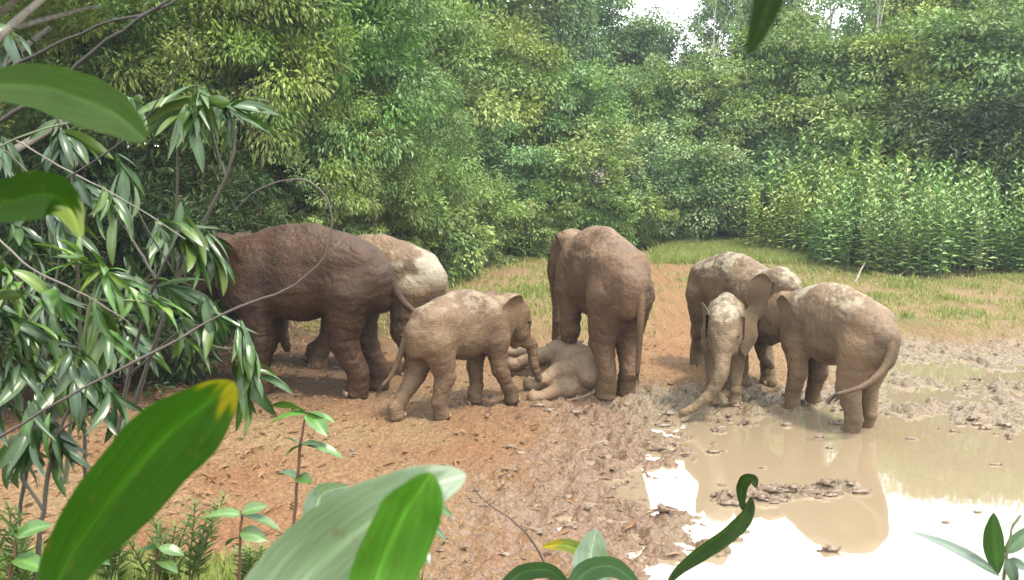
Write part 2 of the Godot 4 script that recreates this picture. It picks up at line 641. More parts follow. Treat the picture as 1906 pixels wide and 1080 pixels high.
func plant(called: String, kind: String, x: float, z: float, h: float, wide: float, turn: float, label: String, category: String, group := "") -> void:
	var k := tree_kind(kind)
	var o := base(called, Vector3(x, ground_y(x, z) - 0.05, z), label, category, group)
	var s: float = (h - o.position.y) / k[2]
	o.rotation.y = turn
	o.scale = Vector3(s * wide, s, s * wide)
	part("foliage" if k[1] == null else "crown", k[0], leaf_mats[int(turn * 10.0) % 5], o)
	if k[1] != null: part("trunk", k[1], bark_mat, o)


func make_woods() -> void:
	var back := "tall trees at the back of the clearing"
	# name, kind, x, z, top, width, label
	var rows := [
		["jungle_tree", "hazy", -0.6, -44.0, 15.6, 1.1, "pale hazy tree whose thin crown rises just beside the bright sky gap"],
		["jungle_tree", "hazy", 3.9, -47.0, 12.4, 0.95, "low hazy tree directly below the bright sky gap"],
		["jungle_tree", "hazy", 7.5, -46.0, 10.5, 0.95, "hazy tree below the sky gap with its top just under the bright patch"],
		["jungle_tree", "hazy", 2.1, -45.0, 13.2, 0.75, "narrow hazy tree with ragged crown against the bright sky"],
		["jungle_tree", "tall", 6.1, -49.0, 10.4, 0.8, "small full tree whose top just closes the bottom of the sky gap"],
		["pale_trunk_tree", "bare", 8.7, -40.0, 11.4, 0.5, "slim pale trunk rising beside the hanging dark leaf tip"],
		["pale_trunk_tree", "bare", 14.7, -37.0, 11.4, 0.8, "thin tree whose pale bare forked trunk stands out at the skyline"],
		["pale_trunk_tree", "bare", 13.3, -38.0, 11.2, 0.8, "thin tree with slanting pale bare boughs beside the forked one"],
		["jungle_tree", "hazy", 10.7, -44.0, 12.3, 0.9, "hazy tree bounding the sky gap on its wooded side"],
		["jungle_tree", "hazy", 14.3, -47.0, 12.4, 1.0, "tall hazy tree behind the hanging dark leaf tip"],
		["jungle_tree", "hazy", 17.5, -44.0, 12.3, 0.8, "tall hazy tree standing behind the pale forked trunk"],
		["jungle_tree", "tall", 19.5, -42.0, 12.8, 1.1, "tall full-crowned tree behind the tall weed thicket"],
		["jungle_tree", "tall", 21.8, -40.0, 12.5, 1.1, "tall tree at the edge of the picture behind the thicket"],
		["jungle_tree", "tall", 26.1, -41.0, 13.0, 1.1, "tall tree partly cut off by the picture edge over the thicket"],
		["jungle_tree", "tall", -2.3, -36.0, 14.5, 1.0, "tall tree rising behind the yellow-green feathery tree"],
		["jungle_tree", "tall", -5.1, -34.0, 15.2, 1.0, "tall tree hidden behind the feathery crown, its leaves showing through"],
		["jungle_tree", "tall", -7.5, -32.0, 14.8, 1.0, "big tree behind the dark leafy corner with a high crown"],
		["jungle_tree", "tall", -10.0, -30.0, 14.6, 1.1, "big shaded tree high over the dark undergrowth"],
		["jungle_tree", "tall", -12.5, -28.0, 13.8, 1.1, "big shaded tree behind the near arching twigs"],
		["jungle_tree", "tall", -15.1, -27.0, 13.4, 1.1, "big shaded tree at the very corner behind the broad blade leaf"],
		["round_tree", "round", 2.1, -33.0, 6.6, 0.95, "light green rounded tree in the middle of the tree wall"],
		["round_tree", "round", -0.4, -32.0, 7.6, 0.9, "light green tree beside the feathery crown, above the standing cow"],
		["round_tree", "round", 5.3, -35.0, 6.7, 0.9, "light green tree just under the small second sky gap"],
		["round_tree", "round", 7.7, -34.0, 6.8, 0.95, "dense light tree under the hanging dark leaf tip"],
		["round_tree", "round", 10.6, -35.0, 8.1, 1.0, "dense rounded tree half way up the wooded slope"],
		["round_tree", "round", 13.4, -35.0, 7.7, 1.0, "rounded tree below the pale forked trunk"],
		["round_tree", "round", 15.1, -33.0, 8.1, 1.05, "broad rounded tree above the middle of the weed thicket"],
		["round_tree", "round", 16.7, -31.0, 8.2, 1.05, "broad rounded tree above the end of the weed thicket"],
		["round_tree", "round", -2.5, -28.0, 7.7, 0.85, "light green tree leaning over the scrub behind the walking calf"],
		["leafy_bush", "cool_bush", -1.8, -27.0, 4.3, 1.1, "grey-green bush behind the walking calf's back"],
		["leafy_bush", "cool_bush", 0.1, -28.0, 3.9, 1.0, "grey-green bush close behind the standing cow's head"],
		["leafy_bush", "cool_bush", 2.2, -29.0, 4.1, 1.1, "tall grey-green bush straight above the standing cow's back"],
		["leafy_bush", "cool_bush", 4.2, -30.0, 3.7, 1.0, "grey-green bush at the head of the bare orange path"],
		["leafy_bush", "cool_bush", 6.2, -31.0, 4.1, 1.1, "grey-green bush where the tree wall meets the strip of grass"],
		["leafy_bush", "cool_bush", 8.8, -34.0, 3.8, 1.1, "grey-green bush behind the bright strip of grass"],
		["leafy_bush", "cool_bush", 10.7, -33.0, 4.6, 1.2, "grey-green bush peering over the start of the weed thicket"],
		["leafy_bush", "cool_bush", 12.6, -31.0, 5.0, 1.2, "grey-green bush over the middle of the weed thicket"],
		["leafy_bush", "dark_bush", 14.3, -29.0, 5.1, 1.2, "dark bush with bare twigs above the tall weeds"],
		["leafy_bush", "dark_bush", 15.7, -28.0, 4.7, 1.2, "dark bush at the picture edge above the tall weeds"],
		["leafy_bush", "bush", -0.8, -25.0, 2.6, 1.0, "small-leaved bush low behind the walking calf's head"],
		["leafy_bush", "bush", 0.9, -27.0, 2.4, 1.0, "small-leaved bush touching the outline of the standing cow's head"],
		["leafy_bush", "bush", 2.8, -28.0, 2.2, 1.0, "small-leaved bush right behind the standing cow's rump"],
		["leafy_bush", "bush", 4.6, -29.0, 2.0, 0.9, "low scrubby bush with brown twigs beside the orange path"],
		["leafy_bush", "bush", 6.2, -30.0, 1.8, 0.8, "last low scrubby bush before the strip of grass"],
		["leafy_bush", "bush", -2.1, -23.0, 3.1, 1.0, "small-leaved bush above the pale elephant's dusted forehead"],
		["leafy_bush", "bush", -2.9, -21.0, 3.4, 1.0, "small-leaved bush at the rump end of the big dark elephant"],
		["feathery_tree", "feather", -3.9, -20.0, 8.6, 0.9, "yellow-green feathery tree with the brightest crown"],
		["feathery_tree", "feather", -5.1, -17.0, 7.6, 0.8, "yellow-green feathery tree above the near sickle leaves"],
		["feathery_tree", "feather", -2.5, -22.0, 6.2, 0.75, "smaller feathery tree leaning out towards the open clearing"],
		["feathery_tree", "feather_dark", -4.1, -18.0, 5.1, 0.8, "darker feathery tree hanging over the big elephant's back"],
		["feathery_tree", "feather_dark", -3.0, -19.5, 4.6, 0.75, "darker feathery tree whose skirt hangs behind the elephant's rump"],
		["feathery_tree", "feather_dark", -7.0, -17.0, 6.7, 0.9, "shaded feathery tree behind the near sickle-leaved saplings"],
		["feathery_tree", "feather_dark", -8.2, -16.0, 6.7, 0.9, "shaded feathery tree behind the broad arching blade leaf"],
		["overhanging_tree", "tall", -6.4, -9.0, 11.5, 1.1, "tree beside the clearing whose high boughs shade the big dark elephant"],
		["overhanging_tree", "tall", -8.2, -12.5, 12.5, 1.2, "tree at the dark end of the undergrowth whose high boughs shade the corner"],
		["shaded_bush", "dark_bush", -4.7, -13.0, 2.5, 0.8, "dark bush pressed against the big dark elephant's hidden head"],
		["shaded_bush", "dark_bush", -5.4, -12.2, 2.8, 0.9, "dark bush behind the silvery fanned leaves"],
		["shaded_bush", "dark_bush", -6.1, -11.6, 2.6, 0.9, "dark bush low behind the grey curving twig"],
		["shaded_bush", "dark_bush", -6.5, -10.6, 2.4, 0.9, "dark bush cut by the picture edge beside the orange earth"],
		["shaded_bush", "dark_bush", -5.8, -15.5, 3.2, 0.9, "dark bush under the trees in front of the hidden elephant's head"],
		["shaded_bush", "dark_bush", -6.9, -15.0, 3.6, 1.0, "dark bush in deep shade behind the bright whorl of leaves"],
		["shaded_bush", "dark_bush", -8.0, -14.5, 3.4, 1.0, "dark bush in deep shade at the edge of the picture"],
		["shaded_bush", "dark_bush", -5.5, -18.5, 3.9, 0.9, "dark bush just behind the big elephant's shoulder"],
	]
	var turn := 0.0
	for r in rows:
		turn += 1.9
		plant(r[0], r[1], r[2], r[3], r[4], r[5], turn, r[6], "bush" if r[0].ends_with("bush") else "tree")
	var weeds := "tall weeds of the thicket"
	var n := 0
	var ranks := {345: "clump of tall upright broad-leaved weeds along the thicket's front edge facing the mud", 300: "clump of tall upright weeds standing just behind the thicket's front edge", 266: "clump of tall upright weeds deep inside the bright thicket", 238: "clump of tall upright weeds at the rear of the thicket against the bushes"}
	for row in [[23.4, 1440, 2160, 62, 345], [24.8, 1400, 2160, 66, 300], [26.5, 1355, 2200, 72, 266], [28.5, 1315, 2240, 80, 238]]:
		var px: float = row[1]
		while px < row[2]:
			var edge := clampf((px - 1400.0) / 220.0, 0.0, 1.0)
			var d: float = row[0] + (1.0 - edge) * 6.0 + rng.randf_range(-0.35, 0.35)
			var x := (px + rng.randf_range(-25, 25) - 953.0) / 1662.0 * d
			var h := 3.2 - (float(row[4]) - 300.0) / 1662.0 * d + rng.randf_range(-0.35, 0.35)
			n += 1
			plant("tall_weed_clump", "weed" if n % 2 else "weed_b", x, -d, maxf(h, 1.3), 1.0, rng.randf() * TAU, ranks[int(row[4])], "weeds", weeds)
			px += row[3]
	# the woods behind read as one mass
	var far := MultiMesh.new()
	far.transform_format = MultiMesh.TRANSFORM_3D
	far.mesh = tree_kind("tall")[0]
	far.instance_count = 90
	rng.seed = 55
	for k in 90:
		var a := -0.75 + 1.5 * (k % 45) / 44.0 + rng.randf_range(-0.02, 0.02)
		var d := rng.randf_range(50, 58) if k < 45 else rng.randf_range(60, 75)
		var x := d * tan(a)
		var gap := exp(-pow((a - 0.145) / 0.09, 2.0))
		var s := rng.randf_range(0.95, 1.2) * (1.0 - 0.44 * gap) * (0.8 if a > 0.2 else 1.0)
		far.set_instance_transform(k, Transform3D(Basis(Vector3.UP, rng.randf() * TAU).scaled(Vector3(s * 1.3, s, s * 1.3)), Vector3(x, ground_y(x, -d) - 2.5 * s, -d)))
	var fo := MultiMeshInstance3D.new()
	fo.name = "distant_woods"
	fo.multimesh = far
	fo.material_override = leaf_mat
	add_child(fo)
	tag(fo, "distant hazy woods closing the view behind the trees", "woods", "", "stuff")


# ---------------------------------------------------------------- elephants
func skin_surface(bones: Array, cell: float, floor_y: float) -> Array:
	var lo := Vector3(1e9, 1e9, 1e9)
	var hi := -lo
	for b in bones:
		var r: Vector3 = Vector3.ONE * (maxf(b[1], b[3]) + b[4] * 0.5)
		lo = lo.min(b[0] - r).min(b[2] - r)
		hi = hi.max(b[0] + r).max(b[2] + r)
	lo -= Vector3.ONE * cell * 2.5
	hi += Vector3.ONE * cell * 2.5
	var nx := int((hi.x - lo.x) / cell) + 2
	var ny := int((hi.y - lo.y) / cell) + 2
	var nz := int((hi.z - lo.z) / cell) + 2
	var f := PackedFloat32Array()
	f.resize(nx * ny * nz)
	f.fill(1.0)
	var sx := 1
	var sy := nx
	var sz := nx * ny
	for b in bones:
		var a: Vector3 = b[0]
		var e: Vector3 = b[2]
		var ra: float = b[1]
		var dr: float = b[3] - ra
		var k: float = b[4]
		var wz: float = b[5] if b.size() > 5 else 1.0
		var m: float = maxf(ra, b[3]) + k + cell * 2.0
		var mz: float = maxf(ra, b[3]) / wz + k + cell * 2.0
		var p0 := (a.min(e) - Vector3(m, m, mz) - lo) / cell
		var p1 := (a.max(e) + Vector3(m, m, mz) - lo) / cell
		var ab := e - a
		var inv := 1.0 / maxf(ab.length_squared(), 1e-9)
		for iz in range(maxi(int(p0.z), 0), mini(int(p1.z) + 1, nz - 1) + 1):
			for iy in range(maxi(int(p0.y), 0), mini(int(p1.y) + 1, ny - 1) + 1):
				var i := iz * sz + iy * sy + maxi(int(p0.x), 0)
				var q := lo + Vector3(maxi(int(p0.x), 0), iy, iz) * cell - a
				for ixx in range(maxi(int(p0.x), 0), mini(int(p1.x) + 1, nx - 1) + 1):
					var t := clampf(q.dot(ab) * inv, 0.0, 1.0)
					var w := q - ab * t
					w.z *= wz
					var d := w.length() - ra - dr * t
					var o := f[i]
					var h := k - absf(d - o)
					if h > 0.0:
						f[i] = minf(d, o) - h * h / k * 0.25
					elif d < o:
						f[i] = d
					i += 1
					q.x += cell
	for iz in nz:
		for iy in ny:
			var y := lo.y + iy * cell
			if y > floor_y + cell * 1.5: break
			for ixx in nx:
				var i := iz * sz + iy * sy + ixx
				f[i] = maxf(f[i], floor_y - y)
	var at := PackedInt32Array()
	at.resize(f.size())
	at.fill(-1)
	var v := PackedVector3Array()
	var near := cell * 2.2
	var corner := [0, sx, sy, sx + sy, sz, sx + sz, sy + sz, sx + sy + sz]
	var edges := [[0, 1], [2, 3], [4, 5], [6, 7], [0, 2], [1, 3], [4, 6], [5, 7], [0, 4], [1, 5], [2, 6], [3, 7]]
	for iz in nz - 1:
		for iy in ny - 1:
			var row := iz * sz + iy * sy
			for ixx in nx - 1:
				var i := row + ixx
				if absf(f[i]) > near: continue
				var inside := 0
				for q in corner:
					if f[i + q] < 0.0: inside += 1
				if inside == 0 or inside == 8: continue
				var s := Vector3.ZERO
				var n := 0
				for e in edges:
					var fa := f[i + corner[e[0]]]
					var fb := f[i + corner[e[1]]]
					if (fa < 0.0) == (fb < 0.0): continue
					var t := fa / (fa - fb)
					var c0: int = e[0]
					var c1: int = e[1]
					s += Vector3(c0 & 1, (c0 >> 1) & 1, c0 >> 2).lerp(Vector3(c1 & 1, (c1 >> 1) & 1, c1 >> 2), t)
					n += 1
				at[i] = v.size()
				v.append(lo + (Vector3(ixx, iy, iz) + s / n) * cell)
	var ix := PackedInt32Array()
	for iz in range(1, nz - 1):
		for iy in range(1, ny - 1):
			var row := iz * sz + iy * sy
			for ixx in range(1, nx - 1):
				var i := row + ixx
				if absf(f[i]) > near: continue
				var ins := f[i] < 0.0
				for ax in 3:
					var st: int = [sx, sy, sz][ax]
					if (f[i + st] < 0.0) == ins: continue
					var u: int = [sy, sz, sx][ax]
					var w: int = [sz, sx, sy][ax]
					var a := at[i]
					var b := at[i - u]
					var c := at[i - u - w]
					var d := at[i - w]
					if a < 0 or b < 0 or c < 0 or d < 0: continue
					if ins: ix.append_array([a, c, b, a, d, c])
					else: ix.append_array([a, b, c, a, c, d])
	return [v, ix]


func skin_tint(p: Vector3, n: Vector3, h: float, look: Dictionary) -> Color:
	var q := p / h
	var s := fine.get_noise_3d(q.x * 1.4 + look.seed, q.y * 1.4, q.z * 1.4)
	var g := broad.get_noise_3d(p.x * 4.0 + look.seed * 7.0, p.y * 4.0, p.z * 4.0)
	var c: Color = look.base
	c = c.lerp(look.dark, clampf(0.35 + g * 1.3 + s * 0.4, 0.0, 1.0))
	var dust: float = look.dust
	if dust > 0.0:
		var top := smoothstep(0.78, 0.98, q.y + 0.12 * g) * smoothstep(0.0, 0.7, n.y) * smoothstep(-0.1, 0.3, s * 1.2 + g * 0.5 + 0.9 * fine.get_noise_3d(p.x * 2.6, p.y * 2.6, p.z * 2.6 + look.seed) + dust * 0.22 - 0.15)
		if look.has("dust_to"): top = smoothstep(0.6, 0.8, q.y + 0.1 * g) * smoothstep(look.dust_to, look.dust_to - 0.2, q.x + 0.3 * s + 0.25 * g)
		c = c.lerp(look.pale, clampf(top * dust, 0.0, 0.9))
	c = c.lerp(look.get("leg", c), smoothstep(0.36, 0.1, q.y + 0.1 * s) * 0.6)
	return c * (1.0 + 0.25 * s)


func elephant(label: String, at: Vector3, turn_deg: float, h: float, look: Dictionary, pose: Dictionary, cell := 0.02) -> Node3D:
	var o := base("elephant", at, label, "elephant", "elephants of the herd")
	o.rotation_degrees.y = turn_deg
	var bones := []
	var B := func(a: Vector3, ra: float, b: Vector3, rb: float, k := 0.06, wz := 1.0): bones.append([a * h, ra * h, b * h, rb * h, k * h, wz])
	var wide: float = pose.get("wide", 1.0)
	var slim: float = pose.get("slim", 0.87)
	var slimmed := Vector3(1, 1, slim)
	# trunk of the body: belly, then back
	B.call(Vector3(-0.30, 0.685, 0), 0.185, Vector3(0.0, 0.68, 0), 0.222 * wide, 0.08)
	B.call(Vector3(0.0, 0.68, 0), 0.222 * wide, Vector3(0.24, 0.685, 0), 0.19, 0.08)
	B.call(Vector3(-0.40, 0.71, 0), 0.185, Vector3(-0.22, 0.79, 0), 0.185, 0.09)
	B.call(Vector3(-0.22, 0.79, 0), 0.185, Vector3(0.05, 0.835, 0), 0.18, 0.09)
	B.call(Vector3(0.05, 0.835, 0), 0.18, Vector3(0.27, 0.79, 0), 0.175, 0.09)
	B.call(Vector3(-0.44, 0.86, 0), 0.05, Vector3(-0.1, 0.965, 0), 0.05, 0.09)
	B.call(Vector3(-0.1, 0.965, 0), 0.05, Vector3(0.2, 0.93, 0), 0.05, 0.09)
	B.call(Vector3(-0.40, 0.83, 0.10), 0.09, Vector3(-0.28, 0.84, 0.13), 0.07, 0.07)
	B.call(Vector3(-0.40, 0.83, -0.10), 0.09, Vector3(-0.28, 0.84, -0.13), 0.07, 0.07)
	B.call(Vector3(-0.50, 0.72, 0), 0.10, Vector3(-0.50, 0.60, 0), 0.09, 0.07)
	for s in [-1.0, 1.0]:
		B.call(Vector3(0.24, 0.78, 0.12 * s), 0.11, Vector3(0.28, 0.6, 0.14 * s), 0.12, 0.08)
		var ff: Vector3 = pose.get("front_left" if s < 0 else "front_right", Vector3.ZERO)
		var hf: Vector3 = pose.get("hind_left" if s < 0 else "hind_right", Vector3.ZERO)
		var S := Vector3(0.26, 0.58, 0.135 * s)
		var F := Vector3(0.26, 0.0, 0.135 * s) + ff
		var e := S.lerp(F, 0.42) + Vector3(-0.03, 0, 0.0)
		var w := S.lerp(F, 0.74) + Vector3(pose.get("wrist", 0.012), 0, 0)
		B.call(S, 0.115, e, 0.08, 0.05)
		B.call(e, 0.08, w, 0.062, 0.022)
		B.call(w, 0.062, F + Vector3(0, 0.10, 0), 0.064, 0.022)
		B.call(F + Vector3(0, 0.10, 0), 0.064, F + Vector3(0.012, 0.03, 0), 0.079, 0.02)
		S = Vector3(-0.35, 0.64, 0.115 * s)
		F = Vector3(-0.38, 0.0, 0.125 * s) + hf
		var kn := S.lerp(F, 0.45) + Vector3(0.055, 0, 0.012 * s)
		var hk := S.lerp(F, 0.76) + Vector3(-0.012, 0, 0)
		B.call(S, 0.155, kn, 0.094, 0.05)
		B.call(kn, 0.094, hk, 0.064, 0.022)
		B.call(hk, 0.064, F + Vector3(0.0, 0.09, 0), 0.064, 0.022)
		B.call(F + Vector3(0.0, 0.09, 0), 0.064, F + Vector3(0.015, 0.03, 0), 0.078, 0.02)
		for foot in [F + Vector3(0.012, 0.0, 0), Vector3(0.26, 0.0, 0.135 * s) + ff]:
			for k in 4:
				var a := deg_to_rad(-54.0 + 36.0 * k)
				var nail := part("toenail", nail_mesh, nail_mat, o)
				nail.position = (foot + Vector3(cos(a) * 0.076, 0.032, sin(a) * 0.076 / slim)) * slimmed * h
				nail.rotation.y = -a
				nail.scale = Vector3(0.009, 0.019, 0.015) * h
	# neck and head
	var joint: Vector3 = pose.get("neck", Vector3(0.47, 0.80, 0))
	var hb := Basis(Vector3.UP, deg_to_rad(pose.get("yaw", 0.0))) * Basis(Vector3(0, 0, 1), deg_to_rad(pose.get("pitch", 0.0)))
	var big: float = pose.get("head", 1.0)
	var Hd := func(x: float, y: float, z: float) -> Vector3: return joint + hb * (Vector3(x, y, z) * big)
	B.call(Vector3(0.27, 0.76, 0), 0.18, joint, 0.145, 0.09)
	B.call(Hd.call(0.0, 0.0, 0), 0.14 * big, Hd.call(0.09, 0.02, 0), 0.135 * big, 0.07)
	for s in [-1.0, 1.0]:
		B.call(Hd.call(0.05, 0.10, 0.05 * s), 0.085 * big, Hd.call(0.12, 0.08, 0.05 * s), 0.075 * big, 0.05)
		B.call(Hd.call(0.10, -0.05, 0.085 * s), 0.07 * big, Hd.call(0.17, -0.12, 0.07 * s), 0.06 * big, 0.05)
		B.call(Hd.call(0.16, 0.03, 0.08 * s), 0.042 * big, Hd.call(0.21, 0.0, 0.075 * s), 0.04 * big, 0.022)
	B.call(Hd.call(0.12, 0.02, 0), 0.12 * big, Hd.call(0.22, -0.08, 0), 0.10 * big, 0.06)
	B.call(Hd.call(0.10, -0.14, 0), 0.07 * big, Hd.call(0.22, -0.22, 0), 0.035 * big, 0.04)
	var tr: Array = pose.trunk   # in the frame of the body
	var path := smooth_path([Hd.call(0.20, -0.06, 0), Hd.call(0.27, -0.14, 0)] + tr, 3)
	for k in path.size() - 1:
		var t0 := float(k) / (path.size() - 1)
		var t1 := float(k + 1) / (path.size() - 1)
		B.call(path[k], lerpf(0.092, 0.03, pow(t0, 0.75)) * lerpf(big, 1.0, t0), path[k + 1], lerpf(0.092, 0.03, pow(t1, 0.75)) * lerpf(big, 1.0, t1), 0.025)
	for q in bones:
		q[0].z *= slim
		q[2].z *= slim
		q[5] = q[5] / lerpf(slim, 1.0, 0.35)
	var got := skin_surface(bones, cell, pose.get("floor", 0.0) * h)
	var v: PackedVector3Array = got[0]
	var ix: PackedInt32Array = got[1]
	var n := normals_of(v, ix)
	var c := PackedColorArray()
	for k in v.size():
		# folds and hollows of loose hide
		var q := v[k] * (1.7 / h)
		var fold := bumps.get_noise_3d(q.x * 0.8, q.y * 1.1 + look.seed, q.z * 0.8)
		var net := fine.get_noise_3d(q.x * 0.75, q.y * 0.5 + look.seed, q.z * 0.75)
		var net2 := fine.get_noise_3d(q.x * 1.5 + 3.0, q.y * 1.0, q.z * 1.5 + look.seed)
		v[k] -= n[k] * h * (0.0042 * pow(1.0 - minf(absf(net) * 3.2, 1.0), 2.0) + 0.0024 * pow(1.0 - minf(absf(net2) * 3.2, 1.0), 2.0))
		v[k] += n[k] * (fold * 0.008 + 0.003 * fine.get_noise_3d(q.x * 0.5, q.y * 2.4, q.z * 0.5 + look.seed) + 0.003 * (absf(fine.get_noise_3d(q.x * 0.9 + look.seed, q.y * 0.55, q.z * 0.9)) - 0.2)) * h
		var low := smoothstep(0.6, 0.45, v[k].y / h) if pose.get("floor", 0.0) == 0.0 else 0.0
		v[k] -= n[k] * 0.0035 * h * low * pow(maxf(sin(v[k].y / h * 78.0 + fold * 5.0 + v[k].z * 3.0), 0.0), 3.0)
	n = normals_of(v, ix)
	for k in v.size(): c.append(skin_tint(v[k], n[k], h, look))
	# ears: leaf-shaped flaps on the sides of the head
	var es: float = pose.get("ear", 1.0)
	var rim := [Vector2(0.0, 0.11), Vector2(0.07, 0.155), Vector2(0.15, 0.13), Vector2(0.205, 0.04), Vector2(0.20, -0.07), Vector2(0.15, -0.17), Vector2(0.085, -0.225), Vector2(0.03, -0.17), Vector2(0.0, -0.08)]
	for s in [-1.0, 1.0]:
		var fan := deg_to_rad(pose.get("ear_left" if s < 0 else "ear_right", 25.0))
		var outline := []
		for k in rim.size() - 1:
			for q in 3:
				outline.append(rim[k].cubic_interpolate(rim[k + 1], rim[maxi(k - 1, 0)], rim[mini(k + 2, rim.size() - 1)], q / 3.0))
		outline.append(rim[rim.size() - 1])
		var b0 := v.size()
		var cnt := outline.size()
		var rings := 8
		for face in 2:
			for r in rings + 1:
				var t := float(r) / rings
				for k in cnt:
					var root := Vector2(0.012, lerpf(0.10, -0.07, float(k) / (cnt - 1)))
					var w: Vector2 = root.lerp(outline[k], t)
					var thick := lerpf(0.014, 0.004, t) * (1.0 if face == 0 else -1.0)
					var wave := 0.016 * sin(w.y * 24.0 + w.x * 17.0 + look.seed) * t + 0.02 * t * t * sin(float(k) / cnt * 4.0)
					var curl: float = pose.get("curl", 0.03) * smoothstep(0.09, 0.16, w.y) * t
					var a := fan
					var lx := -w.x * cos(a) - sin(a) * (thick + wave)
					var lz := w.x * sin(a) + cos(a) * (thick + wave) + curl
					v.append(Hd.call(0.075 + lx * 1.15 * es, w.y * 1.15 * es - 0.01, s * (0.155 + lz * 1.1)) * slimmed * h)
					c.append(Color.WHITE)
		for face in 2:
			for r in rings:
				for k in cnt - 1:
					var a := b0 + face * (rings + 1) * cnt + r * cnt + k
					var quad := [a, a + 1, a + cnt + 1, a, a + cnt + 1, a + cnt]
					if (face == 0) == (s > 0): quad.reverse()
					ix.append_array(quad)
		for k in cnt - 1:
			var a := b0 + rings * cnt + k
			var e := a + (rings + 1) * cnt
			var quad := [a, a + 1, e + 1, a, e + 1, e]
			if s < 0: quad.reverse()
			ix.append_array(quad)
		for k in range(b0, v.size()): c[k] = skin_tint(v[k] + Vector3(0.3, 0, 0), Vector3.RIGHT, h, look)
	# the tail
	var tail: Array = pose.tail
	var tp := []
	for q in smooth_path([Vector3(-0.50, 0.80, 0)] + tail, 5): tp.append(q * h)
	var tr_r := []
	for k in tp.size(): tr_r.append(lerpf(0.05, 0.013, pow(float(k) / (tp.size() - 1), 0.6)) * h)
	var tb := v.size()
	tube_into(v, c, ix, tp, tr_r, Color.WHITE, 9)
	for k in range(tb, v.size()): c[k] = skin_tint(v[k], Vector3.RIGHT, h, look)
	part("body", mesh_of(v, c, ix, normals_of(v, ix)), look.mat, o)
	# tuft of hair at the tail's end
	var hv := PackedVector3Array()
	var hc := PackedColorArray()
	var hx := PackedInt32Array()
	rng.seed = int(look.seed * 13.0)
	var end: Vector3 = tp[tp.size() - 1]
	var back: Vector3 = tp[tp.size() - 4]
	for k in 22:
		var t := rng.randf()
		var st := back.lerp(end, t) + on_ball() * 0.008 * h
		var dir := ((end - back).normalized() + on_ball() * 0.22 + Vector3(0, -0.25, 0)).normalized()
		tube_into(hv, hc, hx, [st, st + dir * 0.05 * h, st + (dir + Vector3(0, -0.3, 0)) * 0.09 * h], [0.0035 * h, 0.003 * h, 0.001 * h], Color.WHITE, 4)
	part("tail_hair", mesh_of(hv, hc, hx, normals_of(hv, hx)), hair_mat, o)
	for s in [-1.0, 1.0]:
		var eye := part("eye", eye_mesh, eye_mat, o)
		eye.position = Hd.call(0.207, 0.0, 0.122 * s) * slimmed * h
		eye.scale = Vector3.ONE * 0.015 * h * big
		if pose.has("tusk") and (s < 0) == pose.tusk_left:
			var t0: Vector3 = Hd.call(0.22, -0.15, 0.075 * s)
			var L: float = pose.tusk
			part("tusk", tube_mesh([t0 * slimmed * h, (Hd.call(0.22 + L * 0.5, -0.15 - L * 0.62, 0.09 * s)) * slimmed * h, (Hd.call(0.22 + L, -0.15 - L * 0.95, 0.10 * s)) * slimmed * h], 0.017 * h, 0.006 * h, Color.WHITE, 8), tusk_mat, o)
	return o


